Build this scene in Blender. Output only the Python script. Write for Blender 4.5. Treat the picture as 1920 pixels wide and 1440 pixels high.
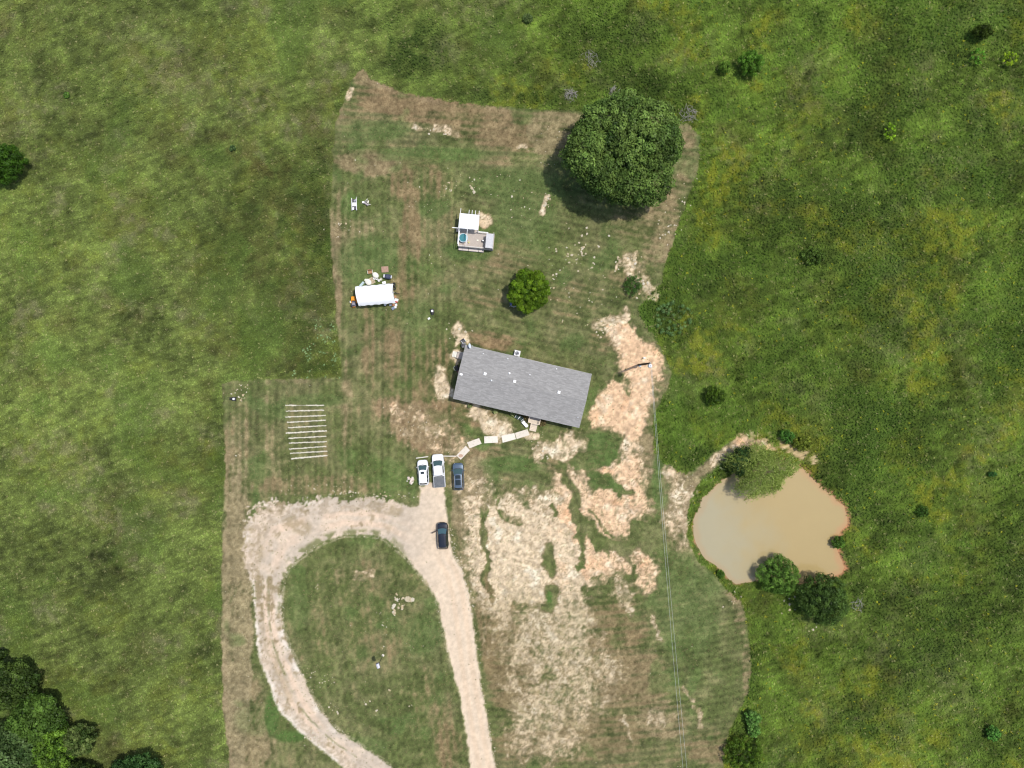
import bpy, math, random
import numpy as np
from mathutils import Vector, Matrix

R = math.radians
random.seed(11)
rng = np.random.default_rng(7)
scene = bpy.context.scene
for o in list(bpy.data.objects):
    bpy.data.objects.remove(o)

# ------------------------------------------------------------------ camera, sky, sun, exposure
S, H = 0.09, 120.0                       # metres per photo pixel on the ground, flying height
cam_d = bpy.data.cameras.new('drone_camera')
cam = bpy.data.objects.new('drone_camera', cam_d)
scene.collection.objects.link(cam)
cam.location = (0, 0, H)
cam.rotation_euler = (0, 0, 0)
cam_d.sensor_fit = 'HORIZONTAL'
cam_d.angle = 2 * math.atan(960 * S / H)
cam_d.clip_end = 6000
scene.camera = cam

SUN_EL, SUN_X, SUN_Y = 69.0, 0.93, 0.37  # horizontal direction towards the sun
world = bpy.data.worlds.new('World')
scene.world = world
world.use_nodes = True
wn = world.node_tree
bg = wn.nodes['Background']
sky = wn.nodes.new('ShaderNodeTexSky')
sky.sky_type = 'NISHITA'
sky.sun_disc = False
sky.sun_elevation = R(SUN_EL)
sky.sun_rotation = math.atan2(SUN_X, SUN_Y)
sky.air_density = 1.0
sky.dust_density = 2.0
wn.links.new(sky.outputs['Color'], bg.inputs['Color'])
bg.inputs['Strength'].default_value = 0.15
sun_d = bpy.data.lights.new('sun', 'SUN')
sun_d.energy = 3.7
sun_d.angle = R(1.6)
sun_d.color = (1.0, 0.955, 0.89)
sun = bpy.data.objects.new('sun', sun_d)
scene.collection.objects.link(sun)
ce = math.cos(R(SUN_EL))
sun.rotation_euler = Vector((SUN_X * ce, SUN_Y * ce, math.sin(R(SUN_EL)))).to_track_quat('Z', 'Y').to_euler()
scene.view_settings.view_transform = 'Standard'
scene.view_settings.look = 'None'
scene.view_settings.exposure = 0.0
scene.view_settings.gamma = 1.0
scene.view_settings.use_curve_mapping = False
scene.cycles.filter_width = 1.2

# ------------------------------------------------------------------ helpers
COL = scene.collection
def P(px, py, h=0.0):
    """photo pixel -> world x, y of something at height h"""
    f = S * (1 - h / H)
    return (px - 960) * f, (720 - py) * f

def lin(c):
    c = np.asarray(c, float) / 255.0
    return np.where(c <= 0.04045, c / 12.92, ((c + 0.055) / 1.055) ** 2.4)
LIGHT = 1.52                              # what a flat white surface returns under this sun and sky
def alb(r, g, b, k=LIGHT):
    return lin((r, g, b)) / k

# value noise ------------------------------------------------------
_TAB = np.random.default_rng(3).random((256, 256)).astype(np.float32)
_TABF = np.ascontiguousarray(np.pad(_TAB, ((0, 1), (0, 1)), 'wrap'))
def vn(x, y, seed):
    x = np.asarray(x, np.float32) + np.float32(seed * 37.71 % 251); y = np.asarray(y, np.float32) + np.float32(seed * 91.37 % 241)
    fx = np.floor(x); fy = np.floor(y)
    ix = fx.astype(np.int32) & 255; iy = fy.astype(np.int32) & 255
    fx = x - fx; fy = y - fy
    fx = fx * fx * (3 - 2 * fx); fy = fy * fy * (3 - 2 * fy)
    i = iy * 257 + ix
    T = _TABF.ravel()
    a = T[i]; b = T[i + 1]; c = T[i + 257]; d = T[i + 258]
    a = a + (b - a) * fx; c = c + (d - c) * fx
    return a + (c - a) * fy
def fbm(x, y, size, octv=3, seed=0, gain=0.55):
    t = 0.0; amp = 1.0; tot = 0.0; f = 1.0 / size
    for k in range(octv):
        ca, sa = math.cos(0.6 * k + 0.3), math.sin(0.6 * k + 0.3)
        t = t + amp * vn((x * ca - y * sa) * f + 17.3 * k, (x * sa + y * ca) * f - 9.1 * k, seed + k * 31)
        tot += amp; amp *= gain; f *= 2.03
    return t / tot
def ss(a, b, x):
    t = np.clip((x - a) / (b - a), 0, 1)
    return t * t * (3 - 2 * t)
def mix(a, b, m):
    return a + (b - a) * m[..., None]

# polygons in photo pixels ------------------------------------------
LAWN = [(680,130),(700,150),(760,175),(850,190),(930,200),(1000,205),(1095,208),(1200,215),(1290,232),(1312,258),(1312,290),(1305,330),
 (1280,400),(1262,450),(1247,500),(1240,530),(1217,553),(1196,578),(1205,602),(1225,630),(1248,663),(1258,697),(1252,728),(1236,757),(1225,778),
 (1224,800),(1228,850),(1245,870),(1288,890),(1330,857),(1368,828),(1395,820),(1432,827),(1402,840),(1370,856),(1332,887),(1307,910),
 (1293,940),(1287,980),(1292,1020),(1308,1050),(1338,1077),(1362,1106),(1388,1126),(1398,1152),(1405,1200),(1409,1260),(1402,1300),(1385,1332),
 (1367,1370),(1361,1400),(1358,1440),(1362,1560),(1350,1640),(440,1640),(432,1500),(430,1440),(427,1400),(418,1330),(415,1200),(417,1000),(420,900),(424,850),
 (420,800),(416,722),(440,713),(560,710),(640,707),(641,680),(635,630),(628,560),(622,480),(618,400),(622,350),(625,280),(630,230),(645,190),(655,160),(668,138)]
DRIVE = [(479,947),(470,965),(462,986),(459,1030),(459,1061),(471,1088),(475,1121),(478,1173),(483,1225),(487,1245),(501,1273),(512,1307),(522,1333),
 (546,1357),(577,1385),(608,1411),(645,1440),(720,1495),(820,1560),(930,1640),(990,1640),(948,1520),(930,1440),(918,1377),(905,1299),(895,1234),(887,1169),(879,1112),
 (866,1065),(853,1046),(844,1015),(841,978),(835,947),(834,905),(806,903),(788,913),(786,946),(765,949),(733,939),(699,934),(673,932),(634,936),(582,939),(530,943)]
ISLAND = [(905,1500),(882,1440),(879,1404),(869,1346),(861,1294),(853,1275),(840,1220),(830,1173),(822,1134),(809,1103),(790,1080),(770,1054),(749,1033),
 (723,1011),(692,1003),(647,1003),(608,1015),(580,1033),(556,1051),(538,1072),(528,1093),(527,1138),(528,1164),(533,1190),(551,1232),(567,1268),(587,1310),
 (603,1336),(634,1372),(660,1388),(699,1414),(736,1440),(800,1480)]
POND = [(1498,876),(1510,883),(1521,896),(1542,915),(1560,929),(1572,944),(1584,952),(1589,967),(1590,981),(1578,994),(1571,1008),(1566,1025),
 (1571,1037),(1577,1048),(1583,1065),(1579,1074),(1558,1082),(1521,1091),(1506,1093),(1479,1090),(1427,1085),(1412,1090),(1383,1094),(1373,1088),(1363,1073),
 (1346,1060),(1323,1044),(1312,1023),(1305,1000),(1306,975),(1314,958),(1321,938),(1340,921),(1358,904),(1390,886),(1430,868),(1470,864)]
SOIL_TOP = [(1130,600),(1160,604),(1190,610),(1203,638),(1225,655),(1243,678),(1250,702),(1240,735),(1226,760),(1215,800),(1205,832),(1172,826),(1150,806),
 (1112,800),(1090,785),(1104,764),(1122,742),(1150,722),(1168,692),(1160,655),(1140,630),(1124,616)]

def poly_sd(px, py, poly):
    """signed distance in photo pixels, positive inside (exact near the polygon)"""
    poly = np.asarray(poly, float)
    out = np.full(px.shape, -400.0)
    m = (px > poly[:, 0].min() - 80) & (px < poly[:, 0].max() + 80) & (py > poly[:, 1].min() - 80) & (py < poly[:, 1].max() + 80)
    x = px[m]; y = py[m]
    d2 = np.full(x.shape, 1e12); ins = np.zeros(x.shape, bool)
    n = len(poly)
    for i in range(n):
        ax, ay = poly[i]; bx, by = poly[(i + 1) % n]
        ex, ey = bx - ax, by - ay
        t = np.clip(((x - ax) * ex + (y - ay) * ey) / (ex * ex + ey * ey + 1e-9), 0, 1)
        dx = x - ax - t * ex; dy = y - ay - t * ey
        np.minimum(d2, dx * dx + dy * dy, out=d2)
        if ay != by:
            c = ((ay > y) != (by > y)) & (x < ex * (y - ay) / (by - ay) + ax)
            ins ^= c
    d = np.sqrt(d2)
    out[m] = np.where(ins, d, -d)
    return out
def stroke(px, py, pts, r):
    """1 on the line, 0 at distance r (photo pixels)"""
    out = np.zeros(px.shape)
    a = np.asarray(pts, float)
    m = (px > a[:, 0].min() - r) & (px < a[:, 0].max() + r) & (py > a[:, 1].min() - r) & (py < a[:, 1].max() + r)
    if not m.any():
        return out
    x = px[m]; y = py[m]; d2 = np.full(x.shape, 1e12)
    if len(a) == 1:
        a = np.vstack([a, a + 0.01])
    for (ax, ay), (bx, by) in zip(a[:-1], a[1:]):
        ex, ey = bx - ax, by - ay
        t = np.clip(((x - ax) * ex + (y - ay) * ey) / (ex * ex + ey * ey + 1e-9), 0, 1)
        np.minimum(d2, (x - ax - t * ex) ** 2 + (y - ay - t * ey) ** 2, out=d2)
    out[m] = np.clip(1 - np.sqrt(d2) / r, 0, 1)
    return out
def blob(px, py, cx, cy, rx, ry, rot=0):
    q = 1.25 * max(rx, ry)
    out = np.zeros(px.shape, np.float32)
    m = np.flatnonzero((np.abs(px - cx) < q) & (np.abs(py - cy) < q))
    if len(m) == 0: return out
    x = px[m] - cx; y = py[m] - cy
    c, s = math.cos(R(rot)), math.sin(R(rot))
    u = (x * c + y * s) / rx; v = (-x * s + y * c) / ry
    out[m] = np.clip(1.25 - np.sqrt(u * u + v * v), 0, 1)
    return out

# mesh helpers ---------------------------------------------------------
def np_mesh(name, V, F, col=None, smooth=False):
    V = np.asarray(V, np.float32); F = np.asarray(F, np.int32)
    me = bpy.data.meshes.new(name)
    k = F.shape[1]
    me.vertices.add(len(V)); me.vertices.foreach_set('co', V.ravel())
    me.loops.add(F.size); me.loops.foreach_set('vertex_index', F.ravel())
    me.polygons.add(len(F)); me.polygons.foreach_set('loop_start', np.arange(0, F.size, k, dtype=np.int32))
    me.update(calc_edges=True)
    if col is not None:
        c = np.ones((len(V), 4), np.float32); c[:, :3] = col
        me.color_attributes.new('col', 'FLOAT_COLOR', 'POINT').data.foreach_set('color', c.ravel())
    if smooth:
        me.shade_smooth()
    return me
def link(name, me, mat=None, parent=None):
    o = bpy.data.objects.new(name, me)
    COL.objects.link(o)
    if mat is not None:
        me.materials.append(mat)
    if parent is not None:
        o.parent = parent
    return o
def tag(o, label=None, cat=None, group=None, kind=None):
    if label: o['label'] = label
    if cat: o['category'] = cat
    if group: o['group'] = group
    if kind: o['kind'] = kind
    return o
def thing(name, label, cat, loc, rz=0.0, group=None):
    o = bpy.data.objects.new(name, None)
    o.empty_display_size = 0.3
    COL.objects.link(o)
    o.location = loc; o.rotation_euler = (0, 0, rz)
    return tag(o, label, cat, group)

class MB:
    def __init__(s):
        s.v = []; s.f = []
    def add(s, vs, fs):
        b = len(s.v)
        s.v += [tuple(v) for v in vs]
        s.f += [tuple(i + b for i in f) for f in fs]
        return s
    def box(s, cx, cy, cz, sx, sy, sz, M=None, bev=0.0):
        x, y, z = sx / 2, sy / 2, sz / 2
        if bev > 0:
            b = min(bev, x * .9, y * .9, z * .9)
            vs = []
            for (zz, ins) in ((-z, b), (-z + b, 0), (z - b, 0), (z, b)):
                xi, yi = x - ins, y - ins
                for (qx, qy) in ((xi - b, yi), (xi, yi - b), (xi, -yi + b), (xi - b, -yi), (-xi + b, -yi), (-xi, -yi + b), (-xi, yi - b), (-xi + b, yi)):
                    vs.append((qx, qy, zz))
            fs = []
            for r in range(3):
                for i in range(8):
                    j = (i + 1) % 8
                    fs.append((r * 8 + i, r * 8 + i + 8, r * 8 + j + 8, r * 8 + j)[::-1])
            fs.append(tuple(range(8))); fs.append(tuple(range(31, 23, -1)))
            fs[-2] = tuple(range(8)); 
        else:
            vs = [(-x,-y,-z),(x,-y,-z),(x,y,-z),(-x,y,-z),(-x,-y,z),(x,-y,z),(x,y,z),(-x,y,z)]
            fs = [(0,3,2,1),(4,5,6,7),(0,1,5,4),(1,2,6,5),(2,3,7,6),(3,0,4,7)]
        out = []
        for v in vs:
            p = Vector(v)
            if M is not None: p = M @ p
            out.append((p.x + cx, p.y + cy, p.z + cz))
        return s.add(out, fs)
    def tube(s, pts, rad, n=8, caps=True):
        pts = [Vector(p) for p in pts]
        if not hasattr(rad, '__len__'): rad = [rad] * len(pts)
        vs = []; up = None
        for i, p in enumerate(pts):
            d = (pts[min(i + 1, len(pts) - 1)] - pts[max(i - 1, 0)]).normalized()
            a = d.cross(Vector((0, 0, 1)))
            if a.length < 1e-3: a = Vector((1, 0, 0))
            a.normalize(); b = d.cross(a)
            for k in range(n):
                t = 2 * math.pi * k / n
                vs.append(p + (a * math.cos(t) + b * math.sin(t)) * rad[i])
        fs = []
        for i in range(len(pts) - 1):
            for k in range(n):
                j = (k + 1) % n
                fs.append((i * n + k, i * n + j, i * n + n + j, i * n + n + k))
        if caps:
            fs.append(tuple(range(n - 1, -1, -1))); fs.append(tuple(range((len(pts) - 1) * n, len(pts) * n)))
        return s.add(vs, fs)
    def lathe(s, prof, n=20, cx=0, cy=0, cz=0, sx=1, sy=1, cap=True):
        vs = []; fs = []
        for (r, z) in prof:
            for k in range(n):
                t = 2 * math.pi * k / n
                vs.append((cx + r * sx * math.cos(t), cy + r * sy * math.sin(t), cz + z))
        for i in range(len(prof) - 1):
            for k in range(n):
                j = (k + 1) % n
                fs.append((i * n + k, i * n + j, i * n + n + j, i * n + n + k))
        if cap:
            fs.append(tuple(range(n - 1, -1, -1))); fs.append(tuple(range((len(prof) - 1) * n, len(prof) * n)))
        return s.add(vs, fs)
    def wheel(s, cx, cy, cz, r, w, n=18):
        """tyre-like ring with its axle along x"""
        prof = [(r * .62, -w / 2), (r * .9, -w / 2), (r, -w * .32), (r, w * .32), (r * .9, w / 2), (r * .62, w / 2)]
        vs = []; fs = []
        for (q, x) in prof:
            for k in range(n):
                t = 2 * math.pi * k / n
                vs.append((cx + x, cy + q * math.cos(t), cz + q * math.sin(t)))
        m = len(prof)
        for i in range(m):
            i2 = (i + 1) % m
            for k in range(n):
                j = (k + 1) % n
                fs.append((i * n + k, i * n + j, i2 * n + j, i2 * n + k))
        return s.add(vs, fs)
    def disc_x(s, cx, cy, cz, r, w, n=18):
        vs = []
        for x in (-w / 2, w / 2):
            for k in range(n):
                t = 2 * math.pi * k / n
                vs.append((cx + x, cy + r * math.cos(t), cz + r * math.sin(t)))
        fs = [(k, (k + 1) % n, n + (k + 1) % n, n + k) for k in range(n)]
        fs += [tuple(range(n - 1, -1, -1)), tuple(range(n, 2 * n))]
        return s.add(vs, fs)
    def rings(s, rings, closed=True, cap=True):
        n = len(rings[0]); vs = [p for r in rings for p in r]; fs = []
        for i in range(len(rings) - 1):
            for k in range(n if closed else n - 1):
                j = (k + 1) % n
                fs.append((i * n + k, i * n + j, i * n + n + j, i * n + n + k))
        if cap:
            fs.append(tuple(range(n - 1, -1, -1))); fs.append(tuple(range((len(rings) - 1) * n, len(rings) * n)))
        return s.add(vs, fs)
    def build(s, name, mat, parent=None, smooth=False, loc=None, rot=None, label=None):
        me = bpy.data.meshes.new(name)
        me.from_pydata(s.v, [], s.f); me.update()
        if smooth:
            me.shade_smooth()
            try: me.set_sharp_from_angle(angle=R(38))
            except Exception: pass
        o = link(name, me, mat, parent)
        if loc is not None: o.location = loc
        if rot is not None: o.rotation_euler = rot
        if label: o['label'] = label
        return o

# materials ------------------------------------------------------------
MATS = {}
def mat(name, rgb, rough=0.6, metal=0.0, var=0.0, size=3.0, spec=0.4, bump=0.0, bsize=30.0, stretch=None, coat=0.0):
    if name in MATS: return MATS[name]
    m = bpy.data.materials.new(name); m.use_nodes = True
    nt = m.node_tree; b = nt.nodes['Principled BSDF']
    c = tuple(rgb) + (1,)
    b.inputs['Base Color'].default_value = c
    b.inputs['Roughness'].default_value = rough
    b.inputs['Metallic'].default_value = metal
    b.inputs['Specular IOR Level'].default_value = spec
    b.inputs['Coat Weight'].default_value = coat
    tc = nt.nodes.new('ShaderNodeTexCoord')
    src = tc.outputs['Object']
    if stretch:
        mp = nt.nodes.new('ShaderNodeMapping'); mp.inputs['Scale'].default_value = stretch
        nt.links.new(src, mp.inputs['Vector']); src = mp.outputs['Vector']
    if var > 0:
        n = nt.nodes.new('ShaderNodeTexNoise'); n.inputs['Scale'].default_value = size; n.inputs['Detail'].default_value = 6
        n.inputs['Roughness'].default_value = 0.65
        nt.links.new(src, n.inputs['Vector'])
        mr = nt.nodes.new('ShaderNodeMapRange')
        mr.inputs['From Min'].default_value = .25; mr.inputs['From Max'].default_value = .75
        mr.inputs['To Min'].default_value = 1 - var; mr.inputs['To Max'].default_value = 1 + var
        nt.links.new(n.outputs['Fac'], mr.inputs['Value'])
        mx = nt.nodes.new('ShaderNodeMix'); mx.data_type = 'RGBA'; mx.blend_type = 'MULTIPLY'
        mx.inputs[0].default_value = 1; mx.inputs[6].default_value = c
        nt.links.new(mr.outputs['Result'], mx.inputs[7])
        nt.links.new(mx.outputs[2], b.inputs['Base Color'])
    if bump > 0:
        n2 = nt.nodes.new('ShaderNodeTexNoise'); n2.inputs['Scale'].default_value = bsize; n2.inputs['Detail'].default_value = 4
        nt.links.new(src, n2.inputs['Vector'])
        bp = nt.nodes.new('ShaderNodeBump'); bp.inputs['Strength'].default_value = bump; bp.inputs['Distance'].default_value = .02
        nt.links.new(n2.outputs['Fac'], bp.inputs['Height']); nt.links.new(bp.outputs['Normal'], b.inputs['Normal'])
    MATS[name] = m
    return m
def attr_mat(name, fine, fine_amt, bump=0.3, bsize=8.0, rough=0.95, spec=0.1):
    m = bpy.data.materials.new(name); m.use_nodes = True
    nt = m.node_tree; b = nt.nodes['Principled BSDF']
    at = nt.nodes.new('ShaderNodeAttribute'); at.attribute_name = 'col'
    gm = nt.nodes.new('ShaderNodeNewGeometry')
    n = nt.nodes.new('ShaderNodeTexNoise'); n.inputs['Scale'].default_value = fine; n.inputs['Detail'].default_value = 5; n.inputs['Roughness'].default_value = .7
    nt.links.new(gm.outputs['Position'], n.inputs['Vector'])
    mr = nt.nodes.new('ShaderNodeMapRange')
    mr.inputs['From Min'].default_value = .3; mr.inputs['From Max'].default_value = .7
    mr.inputs['To Min'].default_value = 1 - fine_amt; mr.inputs['To Max'].default_value = 1 + fine_amt
    nt.links.new(n.outputs['Fac'], mr.inputs['Value'])
    mx = nt.nodes.new('ShaderNodeMix'); mx.data_type = 'RGBA'; mx.blend_type = 'MULTIPLY'; mx.inputs[0].default_value = 1
    nt.links.new(at.outputs['Color'], mx.inputs[6]); nt.links.new(mr.outputs['Result'], mx.inputs[7])
    nt.links.new(mx.outputs[2], b.inputs['Base Color'])
    b.inputs['Roughness'].default_value = rough; b.inputs['Specular IOR Level'].default_value = spec
    if bump > 0:
        n2 = nt.nodes.new('ShaderNodeTexNoise'); n2.inputs['Scale'].default_value = bsize; n2.inputs['Detail'].default_value = 5
        nt.links.new(gm.outputs['Position'], n2.inputs['Vector'])
        bp = nt.nodes.new('ShaderNodeBump'); bp.inputs['Strength'].default_value = bump; bp.inputs['Distance'].default_value = .08
        nt.links.new(n2.outputs['Fac'], bp.inputs['Height']); nt.links.new(bp.outputs['Normal'], b.inputs['Normal'])
    return m
def leaf_mat(name, trans=0.3):
    m = bpy.data.materials.new(name); m.use_nodes = True
    nt = m.node_tree
    for n in list(nt.nodes): nt.nodes.remove(n)
    out = nt.nodes.new('ShaderNodeOutputMaterial')
    at = nt.nodes.new('ShaderNodeAttribute'); at.attribute_name = 'col'
    d = nt.nodes.new('ShaderNodeBsdfDiffuse'); t = nt.nodes.new('ShaderNodeBsdfTranslucent')
    g = nt.nodes.new('ShaderNodeBsdfGlossy'); g.inputs['Roughness'].default_value = .45; g.inputs['Color'].default_value = (1, 1, 1, 1)
    mx = nt.nodes.new('ShaderNodeMixShader'); mx.inputs[0].default_value = trans
    m2 = nt.nodes.new('ShaderNodeMixShader'); m2.inputs[0].default_value = .008
    nt.links.new(at.outputs['Color'], d.inputs['Color']); nt.links.new(at.outputs['Color'], t.inputs['Color'])
    nt.links.new(d.outputs[0], mx.inputs[1]); nt.links.new(t.outputs[0], mx.inputs[2])
    nt.links.new(mx.outputs[0], m2.inputs[1]); nt.links.new(g.outputs[0], m2.inputs[2])
    nt.links.new(m2.outputs[0], out.inputs['Surface'])
    return m

M_GROUND = attr_mat('ground_cover', 5.5, .34, .5, 9.0)
M_DRIVE = attr_mat('gravel', 9.0, .10, .35, 14.0)
M_SOIL = attr_mat('bare_clay', 6.0, .14, .6, 7.0)
M_GRASS = leaf_mat('grass_blades', .38)
M_LEAF = leaf_mat('tree_leaves', .25)
M_BARK = mat('bark', (.11, .085, .065), .9, var=.35, size=4, bump=.6, bsize=12)
M_DEAD = mat('dead_wood', (.30, .28, .255), .85, var=.3, size=5)

# ------------------------------------------------------------------ terrain field
def soil_field(px, py):
    """how bare the ground is, and how orange the clay there is"""
    s = np.zeros(px.shape); o = np.zeros(px.shape)
    wx = 26 * (fbm(px, py, 34, 3, 15) - .5) + 9 * (fbm(px, py, 8, 2, 16) - .5)
    wy = 26 * (fbm(px, py, 34, 3, 17) - .5) + 9 * (fbm(px, py, 8, 2, 18) - .5)
    px = px + wx; py = py + wy
    tilt = px + .18 * py
    n0 = .4 * fbm(px, py, 26, 4, 5) + .6 * fbm(tilt * 1.9, py * .42, 26, 4, 8) - .5
    n1 = fbm(px, py, 9, 3, 6) - .5
    L = [  # points, radius, strength, orange
     ([(1052,882),(1086,960),(1108,1012)],6,1.0,.7),([(1096,985),(1124,1052)],5,1.0,.6),([(1084,1045),(1088,1128)],5,.9,.3),([(1104,1020),(1104,1112)],4,.9,.5),([(1112,985),(1180,1075)],5,.8,.6),([(1150,1090),(1190,1150)],4,.6,.2),([(1000,1130),(985,1240)],6,.7,.1),([(1085,1130),(1090,1240)],6,.75,.1),
     ([(925,1000),(938,1095)],52,1.0,.05),([(975,1005),(990,1085)],66,1.05,.05),([(1045,1010),(1060,1085)],48,1.0,.3),([(1085,1050),(1128,1052)],32,.9,.55),
     ([(1128,992),(1178,962)],25,.9,.7),([(1110,955),(1160,935)],26,.9,.8),([(1182,915),(1194,965)],20,.85,.7),([(1060,905),(1088,950)],24,.95,.5),
     ([(1093,905),(1108,950)],16,.8,.6),([(1148,893),(1182,880)],24,1.0,.7),([(1180,835),(1196,872)],22,.62,.5),([(1035,852),(1068,842)],24,.85,.1),
     ([(1205,1045),(1214,1090)],20,.75,.7),([(1120,985),(1120,1010)],20,.8,.6),([(1070,965),(1085,1000)],26,1.0,.8),([(1000,960),(1055,950)],24,.8,.2),
     ([(1060,1100),(1062,1190)],34,.85,.1),([(945,1115),(1020,1112)],26,.8,.05),([(985,1180),(1020,1240)],62,.50,.1),([(1050,1195),(1060,1300)],60,.62,.05),
     ([(1010,1265),(1090,1275)],60,.54,.05),([(1005,1340),(1060,1330)],50,.62,.15),([(990,1382),(1050,1385)],40,.52,.3),([(1090,1180),(1130,1260)],30,.5,.1),
     ([(826,706),(836,732)],16,.95,.15),([(848,665),(852,671)],10,.9,.15),([(858,615),(868,632)],12,.8,.15),([(872,752),(893,775)],7,.9,.3),([(893,775),(938,806)],17,.95,.15),
     ([(930,818),(945,812)],9,.7,.1),([(885,945),(893,990)],18,.75,.05),([(898,1040),(905,1080)],16,.75,.05),([(870,905),(905,930)],26,.42,.2),
     ([(986,822),(1000,822)],8,.95,.1),([(855,640),(866,628)],6,.9,.1),([(1180,490),(1222,550)],16,.62,.05),([(1030,372),(1022,400)],4,.7,.0),
     ([(1163,485),(1158,505)],4,.9,.0),([(805,240),(850,250)],5,.5,.0),([(775,235),(800,240)],4,.6,.0),([(970,277),(985,278)],5,.6,.0),
     ([(906,411),(913,424)],7,.9,.3),([(575,305),(576,306)],3,.4,.0),([(1165,600),(1130,612)],12,.8,.2),([(1385,835),(1432,828)],14,.75,.6),([(1340,868),(1385,832)],9,.75,.2),
     ([(1265,905),(1285,930)],22,.55,.2),([(1262,960),(1280,1010)],18,.45,.2),([(1160,1100),(1180,1120)],14,.5,.2),
     ([(1220,1165),(1240,1200)],5,.55,.0),([(1288,1290),(1302,1315)],4,.62,.0),([(1170,1345),(1192,1392)],4,.65,.0),([(1300,1330),(1320,1360)],4,.5,.0),
     ([(1228,1345),(1245,1350)],12,.55,.3),([(735,760),(750,790)],10,.5,.4),([(765,790),(850,840)],30,.42,.5),([(670,1080),(690,1075)],8,.5,.0),
     ([(1470,828),(1505,850)],9,.8,.7),([(1505,850),(1530,870)],7,.7,.5),([(1415,840),(1450,836)],8,.8,.8),([(655,173),(650,185)],5,.8,.1),([(1215,535),(1212,545)],9,.8,.1)]
    for pts, r, st, orr in L:
        w = stroke(px, py, pts, r * 1.55)
        e = st * np.clip(w * 1.75, 0, 1)
        o = np.where(e > s, orr, o)
        s = np.maximum(s, e)
    sd = poly_sd(px, py, SOIL_TOP)
    e = 1.3 * ss(-12, 16, sd + n0 * 20)
    o = np.where(e > s, .75, o); s = np.maximum(s, e)
    # holes: grassy strips and patches inside the bare ground
    for pts, r, st in [([(1092,868),(1128,862)],16,.9),([(1128,905),(1165,922)],11,.9),([(1195,985),(1212,1030)],16,.9),([(1140,1010),(1165,1035)],10,.9),([(1072,930),(1100,985)],4,.8),([(1112,960),(1150,1000)],4,.7),([(960,1130),(1030,1150)],9,.6),([(1028,1032),(1036,1056),(1038,1076)],13,1.1),([(1036,1105),(1033,1138)],12,1.1),([(1025,862),(1058,885),(1085,958),(1110,1000),(1140,1022)],11,1.0),
       ([(1100,985),(1132,1015)],14,1.1),([(1085,962),(1090,1020),(1092,1060)],8,1.0),([(905,955),(899,1020),(917,1048),(912,1090),(920,1125)],8,1.1),
       ([(1120,905),(1150,905)],16,.8),([(1165,925),(1180,920)],10,.8),([(945,960),(975,985)],9,.7),([(1168,715),(1178,730)],14,1.0),([(1235,713),(1245,720)],10,.8),
       ([(1228,728),(1232,735)],6,.8),([(1120,1020),(1140,1040)],8,.7),([(1040,950),(1045,965)],6,.8),([(1100,1105),(1112,1115)],10,.7)]:
        s = s - st * np.clip(1.7 * stroke(px, py, pts, r * 1.2), 0, 1)
    n2 = fbm(px, py, 3.6, 2, 7) - .5
    f = s + n0 * 1.0 + n1 * .85 + n2 * .35
    f = np.where(s > .02, f, -1)
    return f, np.clip(o + n0 * .5, 0, 1), s

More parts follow.
